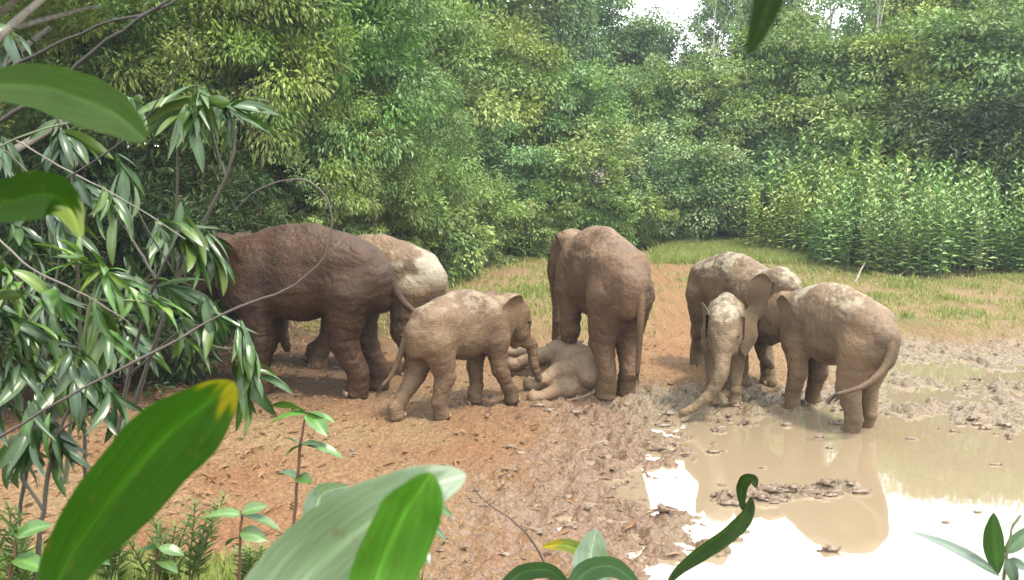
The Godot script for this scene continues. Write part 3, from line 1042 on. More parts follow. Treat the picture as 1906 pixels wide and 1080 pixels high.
func make_elephants() -> void:
	var tan_look := {"base": Color(0.157, 0.098, 0.052), "dark": Color(0.101, 0.060, 0.032), "pale": Color(0.282, 0.235, 0.157), "dust": 0.5, "seed": 1.0, "mat": skin_mat}
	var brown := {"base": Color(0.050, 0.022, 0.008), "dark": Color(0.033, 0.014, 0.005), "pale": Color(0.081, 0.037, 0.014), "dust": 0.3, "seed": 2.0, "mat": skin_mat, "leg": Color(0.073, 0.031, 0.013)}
	var cow := {"base": Color(0.127, 0.073, 0.038), "dark": Color(0.077, 0.042, 0.023), "pale": Color(0.175, 0.108, 0.057), "dust": 0.7, "seed": 3.0, "mat": skin_mat, "leg": Color(0.154, 0.095, 0.049)}
	var pale := {"base": Color(0.168, 0.108, 0.057), "dark": Color(0.114, 0.070, 0.037), "pale": Color(0.314, 0.280, 0.208), "dust": 0.85, "dust_to": -0.28, "seed": 4.0, "mat": skin_mat}
	var grey := {"base": Color(0.151, 0.098, 0.052), "dark": Color(0.087, 0.054, 0.029), "pale": Color(0.253, 0.214, 0.142), "dust": 0.9, "seed": 5.0, "mat": skin_mat, "leg": Color(0.161, 0.108, 0.052)}

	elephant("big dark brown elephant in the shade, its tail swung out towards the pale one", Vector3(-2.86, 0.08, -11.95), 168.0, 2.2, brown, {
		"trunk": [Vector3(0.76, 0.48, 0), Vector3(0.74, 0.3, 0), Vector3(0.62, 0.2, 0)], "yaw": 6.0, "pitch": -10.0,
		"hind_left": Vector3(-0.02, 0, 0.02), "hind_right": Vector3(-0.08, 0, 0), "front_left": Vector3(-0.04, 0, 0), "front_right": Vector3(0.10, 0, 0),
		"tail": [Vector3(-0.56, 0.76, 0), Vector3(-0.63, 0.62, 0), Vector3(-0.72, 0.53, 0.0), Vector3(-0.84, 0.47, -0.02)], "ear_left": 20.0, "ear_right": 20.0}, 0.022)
	elephant("elephant with a white dusted rump standing half hidden behind the big dark one", Vector3(-2.08, 0.06, -13.2), 160.0, 1.98, pale, {
		"trunk": [Vector3(0.80, 0.42, 0), Vector3(0.82, 0.24, 0.02), Vector3(0.80, 0.10, 0.04)], "yaw": 0.0, "pitch": -14.0, "front_left": Vector3(0.16, 0, 0), "front_right": Vector3(0.34, 0, 0),
		"tail": [Vector3(-0.57, 0.70, 0.02), Vector3(-0.62, 0.52, 0.02), Vector3(-0.68, 0.36, 0.0), Vector3(-0.69, 0.26, 0.0)], "ear_left": 25.0, "ear_right": 18.0}, 0.022)
	elephant("tan calf in mid stride reaching its trunk down to the lying one", Vector3(-0.60, 0.08, -11.0), 42.0, 1.47, tan_look, {
		"trunk": [Vector3(0.77, 0.46, 0.03), Vector3(0.79, 0.28, 0.04), Vector3(0.86, 0.12, 0.05)], "yaw": -4.0, "pitch": -22.0, "head": 1.08, "neck": Vector3(0.45, 0.79, 0),
		"hind_left": Vector3(-0.26, 0.02, -0.02), "hind_right": Vector3(0.04, 0, 0), "front_left": Vector3(-0.06, 0, 0), "front_right": Vector3(0.18, 0, 0),
		"tail": [Vector3(-0.57, 0.72, -0.03), Vector3(-0.61, 0.55, -0.08), Vector3(-0.66, 0.38, -0.14), Vector3(-0.72, 0.30, -0.18)], "ear_left": 10.0, "ear_right": 14.0, "slim": 0.8}, 0.022)
	elephant("tall brown cow elephant seen from behind, standing over the lying calf", Vector3(1.22, 0.07, -12.35), 106.0, 2.15, cow, {
		"trunk": [Vector3(0.84, 0.5, 0.0), Vector3(0.84, 0.28, 0.0), Vector3(0.88, 0.1, 0.0)], "yaw": 14.0, "pitch": 0.0,
		"hind_left": Vector3(0.02, 0, 0.01), "hind_right": Vector3(0.06, 0, -0.04), "front_left": Vector3(0.05, 0, -0.02), "front_right": Vector3(0.05, 0, 0),
		"tail": [Vector3(-0.56, 0.74, 0.02), Vector3(-0.585, 0.6, 0.03), Vector3(-0.58, 0.4, 0.03), Vector3(-0.56, 0.2, 0.03)], "ear_left": 22.0, "ear_right": 12.0, "slim": 0.74}, 0.020)
	var lying := elephant("light tan calf lying on its side on the earth at the cow's feet", Vector3(0.98, 0.24, -12.12), 0.0, 1.4, tan_look.merged({"seed": 6.0, "dust": 0.0, "base": Color(0.240, 0.161, 0.094), "dark": Color(0.174, 0.112, 0.065)}, true), {
		"trunk": [Vector3(0.80, 0.45, 0), Vector3(0.86, 0.3, 0), Vector3(0.95, 0.22, 0)], "pitch": 0.0, "floor": -1.0, "wide": 1.05,
		"hind_left": Vector3(0.10, 0.06, 0.2), "hind_right": Vector3(-0.16, 0.0, 0.02), "front_left": Vector3(0.1, 0.1, 0.15), "front_right": Vector3(0.2, 0.08, 0),
		"tail": [Vector3(-0.58, 0.7, 0.08), Vector3(-0.6, 0.5, 0.15), Vector3(-0.6, 0.32, 0.17)], "ear_left": 8.0, "ear_right": 5.0}, 0.022)
	lying.transform.basis = Basis(Vector3(-0.34, 0, -0.94), Vector3(0.94, 0, -0.34), Vector3(0, -1, 0))
	lying.position = Vector3(1.12, 0.28, -11.98) - lying.transform.basis * Vector3(-0.40, 0.70, 0) * 1.4
	elephant("young elephant with dusty back and short tusk, head to its wet neighbour", Vector3(3.24, 0.05, -12.85), -68.0, 1.76, grey, {
		"trunk": [Vector3(0.83, 0.46, 0.0), Vector3(0.82, 0.26, -0.02), Vector3(0.80, 0.1, -0.02)], "yaw": 22.0, "pitch": -12.0, "head": 1.08, "tusk": 0.12, "tusk_left": false,
		"tail": [Vector3(-0.58, 0.7, 0), Vector3(-0.6, 0.5, 0), Vector3(-0.6, 0.32, 0)], "ear_left": 20.0, "ear_right": 16.0, "ear": 0.82, "slim": 0.76, "front_left": Vector3(0.08, 0, 0), "front_right": Vector3(0.0, 0, 0)}, 0.024)
	elephant("smallest calf facing out with dusty brow and trunk stretched aside over the mud", Vector3(2.86, 0.03, -11.75), -104.0, 1.36, grey.merged({"seed": 8.0, "base": Color(0.170, 0.119, 0.069), "dark": Color(0.116, 0.076, 0.045)}, true), {
		"trunk": [Vector3(0.80, 0.42, 0.03), Vector3(0.82, 0.26, 0.12), Vector3(0.86, 0.13, 0.28), Vector3(0.90, 0.06, 0.43)], "yaw": -4.0, "pitch": -14.0, "neck": Vector3(0.45, 0.82, 0), "head": 1.2,
		"tail": [Vector3(-0.58, 0.7, 0), Vector3(-0.6, 0.5, 0), Vector3(-0.6, 0.32, 0)], "ear_left": 30.0, "ear_right": 14.0, "ear": 0.95, "slim": 0.84, "curl": 0.005, "front_right": Vector3(0.0, 0, -0.02)}, 0.02)
	elephant("muddy young elephant standing in the pond, white streaks on its back, tail swept sideways", Vector3(4.0, -0.09, -10.95), 111.0, 1.72, grey.merged({"seed": 9.0, "base": Color(0.170, 0.109, 0.060)}, true), {
		"trunk": [Vector3(0.78, 0.46, -0.03), Vector3(0.80, 0.34, 0.0), Vector3(0.70, 0.28, 0.02)], "yaw": 28.0, "pitch": -10.0, "neck": Vector3(0.46, 0.75, 0),
		"hind_left": Vector3(0.03, 0, 0), "hind_right": Vector3(0.1, 0, 0), "front_left": Vector3(0.02, 0, 0), "front_right": Vector3(0.05, 0, 0.02),
		"tail": [Vector3(-0.58, 0.72, -0.02), Vector3(-0.60, 0.56, -0.08), Vector3(-0.57, 0.44, -0.22), Vector3(-0.50, 0.38, -0.38)], "ear_left": 52.0, "ear_right": 20.0, "slim": 0.73}, 0.024)


# ---------------------------------------------------------------- plants close to the lens
# a leaf blade lying along +x: l long, w wide, sagging by `sag`, bent sideways by `sickle`, folded up along its midrib by `fold`
func blade_mesh(l: float, w: float, sag: float, sickle: float, fold: float, twist: float, col: Color, tip: Color, shape := 0.8, n := 12, across := 6) -> ArrayMesh:
	var v := PackedVector3Array()
	var c := PackedColorArray()
	var ix := PackedInt32Array()
	var uv := PackedVector2Array()
	var at := Vector3.ZERO
	for k in n + 1:
		var t := float(k) / n
		var d := Vector3(cos(sag * t) * cos(sickle * t), -sin(sag * t), sin(sickle * t) * cos(sag * t)).normalized()
		if k > 0: at += d * l / n
		var side := Basis(d, twist * t) * Vector3(0, 1, 0).cross(d).normalized() * -1.0
		var up := side.cross(d)
		var half := w * 0.5 * pow(sin(PI * pow(clampf(t * 0.985 + 0.012, 0, 1), shape)), 0.8) + 0.0012
		for q in across + 1:
			var s := 2.0 * q / across - 1.0
			var rib := 1.0 - exp(-absf(s) * 7.0)
			v.append(at + side * s * half + up * (absf(s) * half * fold + 0.03 * half * sin(t * 21.0) * absf(s)))
			var col2 := col.lerp(tip, smoothstep(0.82, 0.97, t + 0.05 * sin(s * 3.0)))
			c.append((col2 * 1.5).lerp(col2, rib))
			uv.append(Vector2(t, s * 0.5 + 0.5))
	for k in n:
		for q in across:
			var a := k * (across + 1) + q
			ix.append_array([a, a + 1, a + across + 1, a + 1, a + across + 2, a + across + 1])
	return mesh_of(v, c, ix, normals_of(v, ix), uv)


func put_leaf(mesh: Mesh, at: Vector3, dir: Vector3, roll: float, s: float, parent: Node3D, called := "leaf", m: Material = null) -> MeshInstance3D:
	var o := part(called, mesh, m if m else near_leaf_mat, parent)
	var x := dir.normalized()
	var z := x.cross(Vector3.UP)
	z = z.normalized() if z.length() > 0.05 else Vector3(0, 0, 1)
	var y := z.cross(x)
	o.transform = Transform3D(Basis(x, roll) * Basis(x, y, z).scaled(Vector3.ONE), at - parent.position)
	o.scale = Vector3.ONE * s
	return o


func shift(pts: Array, by: Vector3) -> Array:
	var out := []
	for p in pts: out.append(p - by)
	return out


var sickles := []


# a sapling with drooping sickle-shaped leaves: twigs are [points, r0, r1]; whorls are [at, towards, count, length, spread]
func sapling(label: String, twigs: Array, whorls: Array, tint: Color, sd: int, shade := 1) -> void:
	var foot: Vector3 = twigs[0][0][0]
	var o := base("sickle_leaved_sapling", foot, label, "sapling")
	for k in twigs.size():
		part("stem" if k == 0 else "twig", tube_mesh(shift(twigs[k][0], foot), twigs[k][1], twigs[k][2], tint, 7), stem_mat, o)
	rng.seed = sd
	for w in whorls:
		for k in int(w[2] * 1.6):
			var d: Vector3 = w[1]
			var dir: Vector3 = (d.normalized() + on_ball() * w[4] * 1.25 + Vector3(0, -0.12, 0)).normalized()
			var at: Vector3 = w[0] - d.normalized() * rng.randf_range(0.0, 0.16) + on_ball() * 0.015
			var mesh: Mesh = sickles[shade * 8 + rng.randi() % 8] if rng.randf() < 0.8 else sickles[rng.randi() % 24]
			put_leaf(mesh, at, dir, rng.randf_range(-0.9, 0.9), w[3] * rng.randf_range(0.65, 1.25), o)


func make_near_plants() -> void:
	var deep := Color(0.045, 0.105, 0.02)
	for k in 24:
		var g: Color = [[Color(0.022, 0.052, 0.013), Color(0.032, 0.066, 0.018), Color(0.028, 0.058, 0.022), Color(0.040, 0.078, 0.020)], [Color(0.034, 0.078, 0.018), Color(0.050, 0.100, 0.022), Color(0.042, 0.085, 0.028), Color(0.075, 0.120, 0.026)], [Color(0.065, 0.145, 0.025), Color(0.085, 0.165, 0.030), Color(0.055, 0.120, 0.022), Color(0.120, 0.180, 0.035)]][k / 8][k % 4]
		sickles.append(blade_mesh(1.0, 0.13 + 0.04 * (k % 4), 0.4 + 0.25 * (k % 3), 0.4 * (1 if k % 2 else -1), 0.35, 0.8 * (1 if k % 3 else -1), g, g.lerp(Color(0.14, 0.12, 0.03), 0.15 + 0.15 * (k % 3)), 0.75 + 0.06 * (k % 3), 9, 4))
	var bark := Color(0.06, 0.05, 0.036)
	var dark_bark := Color(0.035, 0.03, 0.022)
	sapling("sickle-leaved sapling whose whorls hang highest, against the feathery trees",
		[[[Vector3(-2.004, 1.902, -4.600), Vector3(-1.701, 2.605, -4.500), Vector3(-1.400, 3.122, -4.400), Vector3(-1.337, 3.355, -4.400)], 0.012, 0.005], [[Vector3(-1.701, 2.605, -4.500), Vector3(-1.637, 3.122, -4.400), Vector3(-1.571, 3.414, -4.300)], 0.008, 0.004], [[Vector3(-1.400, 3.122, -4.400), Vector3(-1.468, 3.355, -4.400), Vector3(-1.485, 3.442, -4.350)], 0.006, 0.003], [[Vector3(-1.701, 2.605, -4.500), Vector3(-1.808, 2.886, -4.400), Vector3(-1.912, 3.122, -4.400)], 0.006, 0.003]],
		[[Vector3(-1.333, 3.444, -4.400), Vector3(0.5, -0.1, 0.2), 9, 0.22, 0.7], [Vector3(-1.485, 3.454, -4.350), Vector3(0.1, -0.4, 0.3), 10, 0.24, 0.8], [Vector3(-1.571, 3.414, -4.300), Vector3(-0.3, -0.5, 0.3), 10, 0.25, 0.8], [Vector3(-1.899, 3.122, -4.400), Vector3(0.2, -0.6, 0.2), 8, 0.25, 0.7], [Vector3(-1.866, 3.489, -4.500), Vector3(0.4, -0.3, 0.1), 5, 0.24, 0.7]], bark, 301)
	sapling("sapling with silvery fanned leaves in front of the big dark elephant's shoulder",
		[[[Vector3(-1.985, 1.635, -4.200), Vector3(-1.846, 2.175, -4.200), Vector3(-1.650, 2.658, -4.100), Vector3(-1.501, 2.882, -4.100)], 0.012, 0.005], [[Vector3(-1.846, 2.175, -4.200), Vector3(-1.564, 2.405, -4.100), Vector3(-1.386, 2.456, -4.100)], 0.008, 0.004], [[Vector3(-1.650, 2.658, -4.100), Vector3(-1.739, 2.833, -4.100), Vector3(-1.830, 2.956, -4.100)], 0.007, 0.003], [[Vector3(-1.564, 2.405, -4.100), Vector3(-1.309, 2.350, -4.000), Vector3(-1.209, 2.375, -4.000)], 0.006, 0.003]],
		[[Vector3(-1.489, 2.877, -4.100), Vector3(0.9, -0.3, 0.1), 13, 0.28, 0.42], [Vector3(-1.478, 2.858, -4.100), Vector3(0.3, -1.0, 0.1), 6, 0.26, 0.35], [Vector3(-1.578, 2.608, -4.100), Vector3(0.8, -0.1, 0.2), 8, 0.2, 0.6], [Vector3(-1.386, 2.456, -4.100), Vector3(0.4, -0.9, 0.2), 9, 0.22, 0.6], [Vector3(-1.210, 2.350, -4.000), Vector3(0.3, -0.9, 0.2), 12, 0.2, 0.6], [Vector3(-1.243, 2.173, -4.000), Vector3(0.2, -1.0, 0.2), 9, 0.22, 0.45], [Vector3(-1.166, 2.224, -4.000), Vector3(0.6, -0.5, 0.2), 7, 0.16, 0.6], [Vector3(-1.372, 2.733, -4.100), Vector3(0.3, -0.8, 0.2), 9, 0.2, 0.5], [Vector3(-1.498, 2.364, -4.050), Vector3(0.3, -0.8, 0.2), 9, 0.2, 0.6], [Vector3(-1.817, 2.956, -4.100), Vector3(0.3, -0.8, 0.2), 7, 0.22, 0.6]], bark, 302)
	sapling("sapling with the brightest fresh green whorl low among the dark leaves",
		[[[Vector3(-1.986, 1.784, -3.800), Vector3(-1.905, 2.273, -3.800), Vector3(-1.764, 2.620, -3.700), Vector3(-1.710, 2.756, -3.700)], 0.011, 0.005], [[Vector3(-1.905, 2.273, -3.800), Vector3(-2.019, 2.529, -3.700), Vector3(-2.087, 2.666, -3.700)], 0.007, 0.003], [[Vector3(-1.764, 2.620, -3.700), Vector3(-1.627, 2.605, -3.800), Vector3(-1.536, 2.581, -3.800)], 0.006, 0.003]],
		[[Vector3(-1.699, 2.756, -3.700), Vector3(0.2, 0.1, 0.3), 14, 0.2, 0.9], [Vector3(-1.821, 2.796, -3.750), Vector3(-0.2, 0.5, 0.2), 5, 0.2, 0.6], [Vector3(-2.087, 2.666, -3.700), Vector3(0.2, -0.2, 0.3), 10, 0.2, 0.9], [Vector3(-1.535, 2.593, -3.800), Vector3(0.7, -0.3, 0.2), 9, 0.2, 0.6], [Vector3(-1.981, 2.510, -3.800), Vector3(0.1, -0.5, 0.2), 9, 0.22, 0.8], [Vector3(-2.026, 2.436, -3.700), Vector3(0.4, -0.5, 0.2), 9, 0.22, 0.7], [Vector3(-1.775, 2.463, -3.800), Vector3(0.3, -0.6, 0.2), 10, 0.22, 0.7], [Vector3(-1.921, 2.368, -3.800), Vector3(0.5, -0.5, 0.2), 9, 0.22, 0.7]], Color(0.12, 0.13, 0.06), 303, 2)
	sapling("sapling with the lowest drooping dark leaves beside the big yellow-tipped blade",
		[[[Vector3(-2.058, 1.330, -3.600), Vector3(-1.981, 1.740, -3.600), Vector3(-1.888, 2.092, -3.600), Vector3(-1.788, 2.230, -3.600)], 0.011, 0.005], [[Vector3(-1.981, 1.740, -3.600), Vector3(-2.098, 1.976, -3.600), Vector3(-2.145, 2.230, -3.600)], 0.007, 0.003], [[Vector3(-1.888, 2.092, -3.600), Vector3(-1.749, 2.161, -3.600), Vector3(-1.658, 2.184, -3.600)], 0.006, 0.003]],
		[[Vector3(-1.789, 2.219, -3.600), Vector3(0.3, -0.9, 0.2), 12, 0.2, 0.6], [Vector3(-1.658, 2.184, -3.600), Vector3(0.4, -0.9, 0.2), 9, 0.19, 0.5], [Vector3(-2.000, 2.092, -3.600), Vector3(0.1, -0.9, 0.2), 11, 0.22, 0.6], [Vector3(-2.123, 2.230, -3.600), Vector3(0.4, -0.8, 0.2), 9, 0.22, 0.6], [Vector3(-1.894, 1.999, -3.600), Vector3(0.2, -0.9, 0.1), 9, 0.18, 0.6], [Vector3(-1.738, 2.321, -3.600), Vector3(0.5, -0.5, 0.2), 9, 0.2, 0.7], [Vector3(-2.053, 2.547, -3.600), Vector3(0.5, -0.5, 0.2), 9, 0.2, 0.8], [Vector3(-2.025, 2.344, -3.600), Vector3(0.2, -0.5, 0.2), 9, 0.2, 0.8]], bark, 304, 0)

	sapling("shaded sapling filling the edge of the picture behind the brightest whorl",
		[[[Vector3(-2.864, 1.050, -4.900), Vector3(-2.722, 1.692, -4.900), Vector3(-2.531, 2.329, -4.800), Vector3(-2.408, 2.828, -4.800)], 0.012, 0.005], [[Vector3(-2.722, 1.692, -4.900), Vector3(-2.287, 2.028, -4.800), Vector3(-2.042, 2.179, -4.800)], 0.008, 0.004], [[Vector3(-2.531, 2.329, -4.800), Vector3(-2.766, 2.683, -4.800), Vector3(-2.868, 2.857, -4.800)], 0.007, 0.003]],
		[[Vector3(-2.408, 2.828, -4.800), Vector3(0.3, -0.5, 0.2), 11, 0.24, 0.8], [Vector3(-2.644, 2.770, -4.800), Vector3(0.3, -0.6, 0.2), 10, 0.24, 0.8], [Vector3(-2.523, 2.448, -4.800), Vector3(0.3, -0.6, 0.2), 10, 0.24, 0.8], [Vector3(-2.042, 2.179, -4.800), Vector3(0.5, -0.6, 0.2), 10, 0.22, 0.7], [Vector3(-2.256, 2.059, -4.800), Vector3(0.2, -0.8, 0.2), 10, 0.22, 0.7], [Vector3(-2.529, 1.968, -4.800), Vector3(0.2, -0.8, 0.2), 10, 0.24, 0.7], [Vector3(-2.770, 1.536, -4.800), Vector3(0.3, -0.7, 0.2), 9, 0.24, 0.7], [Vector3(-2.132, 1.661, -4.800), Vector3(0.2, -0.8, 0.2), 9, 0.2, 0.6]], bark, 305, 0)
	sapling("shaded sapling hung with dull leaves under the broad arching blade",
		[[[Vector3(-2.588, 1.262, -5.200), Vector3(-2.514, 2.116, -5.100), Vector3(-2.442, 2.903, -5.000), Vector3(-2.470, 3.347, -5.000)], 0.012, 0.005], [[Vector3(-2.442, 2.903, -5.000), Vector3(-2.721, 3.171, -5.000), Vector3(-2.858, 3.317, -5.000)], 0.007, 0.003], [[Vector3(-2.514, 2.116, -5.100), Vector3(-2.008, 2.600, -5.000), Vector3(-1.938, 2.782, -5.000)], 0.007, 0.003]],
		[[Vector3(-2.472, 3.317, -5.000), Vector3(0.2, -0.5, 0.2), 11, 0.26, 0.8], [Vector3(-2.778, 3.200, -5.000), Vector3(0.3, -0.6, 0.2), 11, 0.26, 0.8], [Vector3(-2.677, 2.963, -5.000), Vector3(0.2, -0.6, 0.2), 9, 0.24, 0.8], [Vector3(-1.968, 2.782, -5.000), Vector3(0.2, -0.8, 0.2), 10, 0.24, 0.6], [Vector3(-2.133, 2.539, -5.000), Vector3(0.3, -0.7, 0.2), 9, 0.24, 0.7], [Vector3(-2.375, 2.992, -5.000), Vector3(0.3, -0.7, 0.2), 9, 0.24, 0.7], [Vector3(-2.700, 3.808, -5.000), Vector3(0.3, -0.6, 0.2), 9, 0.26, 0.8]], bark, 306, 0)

	# bare twigs crossing the view
	var long_twig := [Vector3(-2.152, 2.044, -3.400), Vector3(-1.753, 2.280, -3.400), Vector3(-1.403, 2.460, -3.500), Vector3(-1.171, 2.587, -3.600), Vector3(-0.926, 2.680, -3.600), Vector3(-0.776, 2.795, -3.600), Vector3(-0.728, 2.921, -3.600), Vector3(-0.744, 3.051, -3.600), Vector3(-0.824, 3.123, -3.600), Vector3(-0.931, 3.119, -3.600), Vector3(-1.041, 3.072, -3.600), Vector3(-1.115, 3.003, -3.600)]
	var t1 := base("bare_twig", long_twig[0], "long bare twig that loops back on itself over the big dark elephant", "twig")
	part("stem", tube_mesh(shift(long_twig, long_twig[0]), 0.0065, 0.002, Color(0.055, 0.042, 0.034), 7), stem_mat, t1)
	part("side_twig", tube_mesh(shift([Vector3(-0.747, 2.943, -3.600), Vector3(-0.788, 2.899, -3.600), Vector3(-0.850, 2.986, -3.600)], long_twig[0]), 0.002, 0.001, Color(0.055, 0.042, 0.034), 5), stem_mat, t1)
	var twig_rows := [
		["thick dark branch running up to the top edge over the corner", [Vector3(-1.472, 3.249, -2.400), Vector3(-1.264, 3.354, -2.400), Vector3(-1.056, 3.512, -2.400), Vector3(-0.868, 3.627, -2.400)], 0.010, 0.006, dark_bark],
		["thinner dark branch arching just below the thick one", [Vector3(-1.551, 3.397, -2.600), Vector3(-1.392, 3.479, -2.600), Vector3(-1.172, 3.575, -2.600), Vector3(-0.987, 3.626, -2.600), Vector3(-0.909, 3.677, -2.600)], 0.007, 0.005, dark_bark],
		["long thin twig rising steeply to a fine point by the feathery trees", [Vector3(-1.652, 3.101, -3.200), Vector3(-1.354, 3.285, -3.200), Vector3(-1.231, 3.433, -3.200), Vector3(-1.139, 3.571, -3.200), Vector3(-1.109, 3.689, -3.200)], 0.005, 0.003, dark_bark],
		["pale straight twig slanting down through the shaded leaves", [Vector3(-1.918, 3.278, -3.500), Vector3(-1.718, 3.159, -3.500), Vector3(-1.516, 3.051, -3.500), Vector3(-1.283, 2.897, -3.500)], 0.005, 0.004, Color(0.2, 0.18, 0.14)],
		["green leaf stalk reaching across under the broad arching blade", [Vector3(-1.754, 3.226, -3.000), Vector3(-1.552, 3.306, -3.000), Vector3(-1.300, 3.354, -3.000)], 0.006, 0.004, Color(0.16, 0.2, 0.1)],
		["grey twig curving down among the shaded leaves at the picture edge", [Vector3(-1.934, 2.944, -3.300), Vector3(-1.785, 2.804, -3.300), Vector3(-1.641, 2.688, -3.400), Vector3(-1.525, 2.565, -3.500)], 0.006, 0.004, Color(0.2, 0.17, 0.14)],
		["low bare twig with a broken end over the orange earth", [Vector3(-1.938, 2.144, -3.900), Vector3(-1.650, 2.107, -3.900), Vector3(-1.437, 2.025, -3.900), Vector3(-1.341, 1.904, -3.900)], 0.006, 0.003, Color(0.16, 0.11, 0.08)],
		["slender dark twig leaning over the churned mud at the bottom", [Vector3(0.212, 1.226, -3.800), Vector3(0.125, 1.457, -3.800), Vector3(0.017, 1.596, -3.800), Vector3(-0.115, 1.697, -3.800), Vector3(-0.174, 1.771, -3.800)], 0.008, 0.003, Color(0.09, 0.055, 0.045)],
	]
	for r in twig_rows:
		var o := part("bare_twig", tube_mesh(shift(r[1], r[1][0]), r[2] * 0.7, r[3] * 0.6, r[4] * 0.6, 7), stem_mat, self)
		o.position = r[1][0]
		tag(o, r[0], "twig")

	# broad blades right in front of the lens; stalks run on below or beside the frame
	broad_leaf("broad arching blade leaf with long pointed tip over the shaded corner", [Vector3(-0.733, 3.232, -1.100), Vector3(-0.656, 3.283, -1.100), Vector3(-0.578, 3.290, -1.100), Vector3(-0.521, 3.274, -1.100), Vector3(-0.480, 3.256, -1.100), Vector3(-0.445, 3.225, -1.100)], 0.062, 0.25, Color(0.042, 0.098, 0.012), Color(0.06, 0.10, 0.035), 0.55, 0.15)
	broad_leaf("green blade leaf with a dry pale curled tip at the picture edge", [Vector3(-0.796, 3.114, -1.200), Vector3(-0.729, 3.136, -1.200), Vector3(-0.664, 3.149, -1.200), Vector3(-0.620, 3.156, -1.200), Vector3(-0.603, 3.135, -1.220), Vector3(-0.606, 3.096, -1.250)], 0.062, 0.3, Color(0.026, 0.062, 0.009), Color(0.30, 0.30, 0.25), 0.7, 0.75)
	broad_leaf("big upright blade leaf with a yellowed tip", [Vector3(-0.550, 2.621, -0.950), Vector3(-0.538, 2.708, -1.000), Vector3(-0.481, 2.794, -1.000), Vector3(-0.413, 2.873, -1.000), Vector3(-0.361, 2.917, -1.000), Vector3(-0.319, 2.948, -1.000)], 0.105, 0.3, Color(0.036, 0.092, 0.012), Color(0.26, 0.21, 0.015), 0.62, 0.86, 0.5)
	broad_leaf("broad grey-green leaf turned over beside the bright upright one", [Vector3(-0.331, 2.568, -0.950), Vector3(-0.282, 2.666, -0.970), Vector3(-0.231, 2.724, -1.000), Vector3(-0.166, 2.780, -1.000), Vector3(-0.104, 2.813, -1.020), Vector3(-0.057, 2.820, -1.050)], 0.115, 0.12, Color(0.14, 0.19, 0.12), Color(0.28, 0.33, 0.26), 1.3, 0.8, -0.5)
	broad_leaf("bright green upright blade overlapping the grey-green leaf", [Vector3(-0.178, 2.601, -0.900), Vector3(-0.163, 2.698, -0.930), Vector3(-0.147, 2.751, -0.950), Vector3(-0.122, 2.808, -0.950), Vector3(-0.103, 2.837, -0.950), Vector3(-0.090, 2.858, -0.950)], 0.085, 0.35, Color(0.075, 0.185, 0.025), Color(0.11, 0.22, 0.03), 0.8, 0.9, 0.35)
	broad_leaf("dark leaf tip hanging down from the top edge before the trees", [Vector3(0.235, 3.396, -0.750), Vector3(0.223, 3.367, -0.750), Vector3(0.212, 3.338, -0.750), Vector3(0.204, 3.312, -0.750), Vector3(0.194, 3.287, -0.750)], 0.026, 0.3, Color(0.018, 0.032, 0.008), Color(0.018, 0.032, 0.008), 0.9, 0.9, 0.3)
	broad_leaf("twisted leaf with its dark ridge leaning before the pond", [Vector3(0.550, 1.702, -3.000), Vector3(0.590, 1.767, -3.000), Vector3(0.679, 1.848, -3.000), Vector3(0.763, 1.914, -3.000), Vector3(0.817, 1.973, -3.000), Vector3(0.838, 2.033, -3.000)], 0.085, 0.55, Color(0.045, 0.075, 0.032), Color(0.03, 0.05, 0.018), 0.66, 0.8, 0.35)
	broad_leaf("small dark curled leaf perched at the top of the twisted leaf", [Vector3(0.809, 1.987, -2.990), Vector3(0.803, 2.037, -2.990), Vector3(0.799, 2.080, -2.980), Vector3(0.810, 2.107, -2.970), Vector3(0.831, 2.114, -2.950), Vector3(0.838, 2.089, -2.940)], 0.05, 0.3, Color(0.03, 0.05, 0.018), Color(0.03, 0.045, 0.015), 0.8, 0.9, 0.1)
	broad_leaf("pale upturned leaf standing at the bottom before the mud", [Vector3(0.264, 1.580, -3.000), Vector3(0.281, 1.743, -3.000), Vector3(0.280, 1.824, -3.000), Vector3(0.298, 1.914, -3.000)], 0.15, 0.12, Color(0.30, 0.36, 0.33), Color(0.34, 0.40, 0.37), 1.0, 0.95, 0.0)
	broad_leaf("small leaf with yellow edge beside the pale upturned leaf", [Vector3(0.324, 1.739, -3.050), Vector3(0.256, 1.801, -3.050), Vector3(0.188, 1.831, -3.050), Vector3(0.110, 1.825, -3.050)], 0.05, 0.3, Color(0.14, 0.17, 0.03), Color(0.28, 0.22, 0.02), 0.9, 0.7, 0.2)
	broad_leaf("dark rounded leaf at the bottom edge under the slender twig", [Vector3(-0.061, 1.713, -2.900), Vector3(0.031, 1.795, -2.900), Vector3(0.124, 1.807, -2.900), Vector3(0.198, 1.752, -2.900)], 0.07, 0.1, Color(0.06, 0.11, 0.06), Color(0.07, 0.12, 0.06), 0.95, 0.95, 0.2)
	broad_leaf("blue-green rounded leaf at the bottom edge under the pale upturned one", [Vector3(0.174, 1.745, -2.800), Vector3(0.244, 1.848, -2.800), Vector3(0.333, 1.867, -2.800), Vector3(0.424, 1.802, -2.800)], 0.09, 0.1, Color(0.09, 0.15, 0.10), Color(0.10, 0.16, 0.11), 0.95, 0.95, 0.2)
	broad_leaf("whitish leaf standing behind the broad grey-green one", [Vector3(-0.736, 1.775, -3.200), Vector3(-0.737, 1.881, -3.200), Vector3(-0.710, 1.965, -3.200), Vector3(-0.609, 1.997, -3.200)], 0.11, 0.15, Color(0.26, 0.31, 0.29), Color(0.30, 0.35, 0.33), 0.9, 0.95, 0.3)

	# the small plant in the corner of the pond
	var cp := base("seedling", Vector3(1.752, 1.641, -3.000), "small plant with long slim leaves at the bottom corner before the water", "plant")
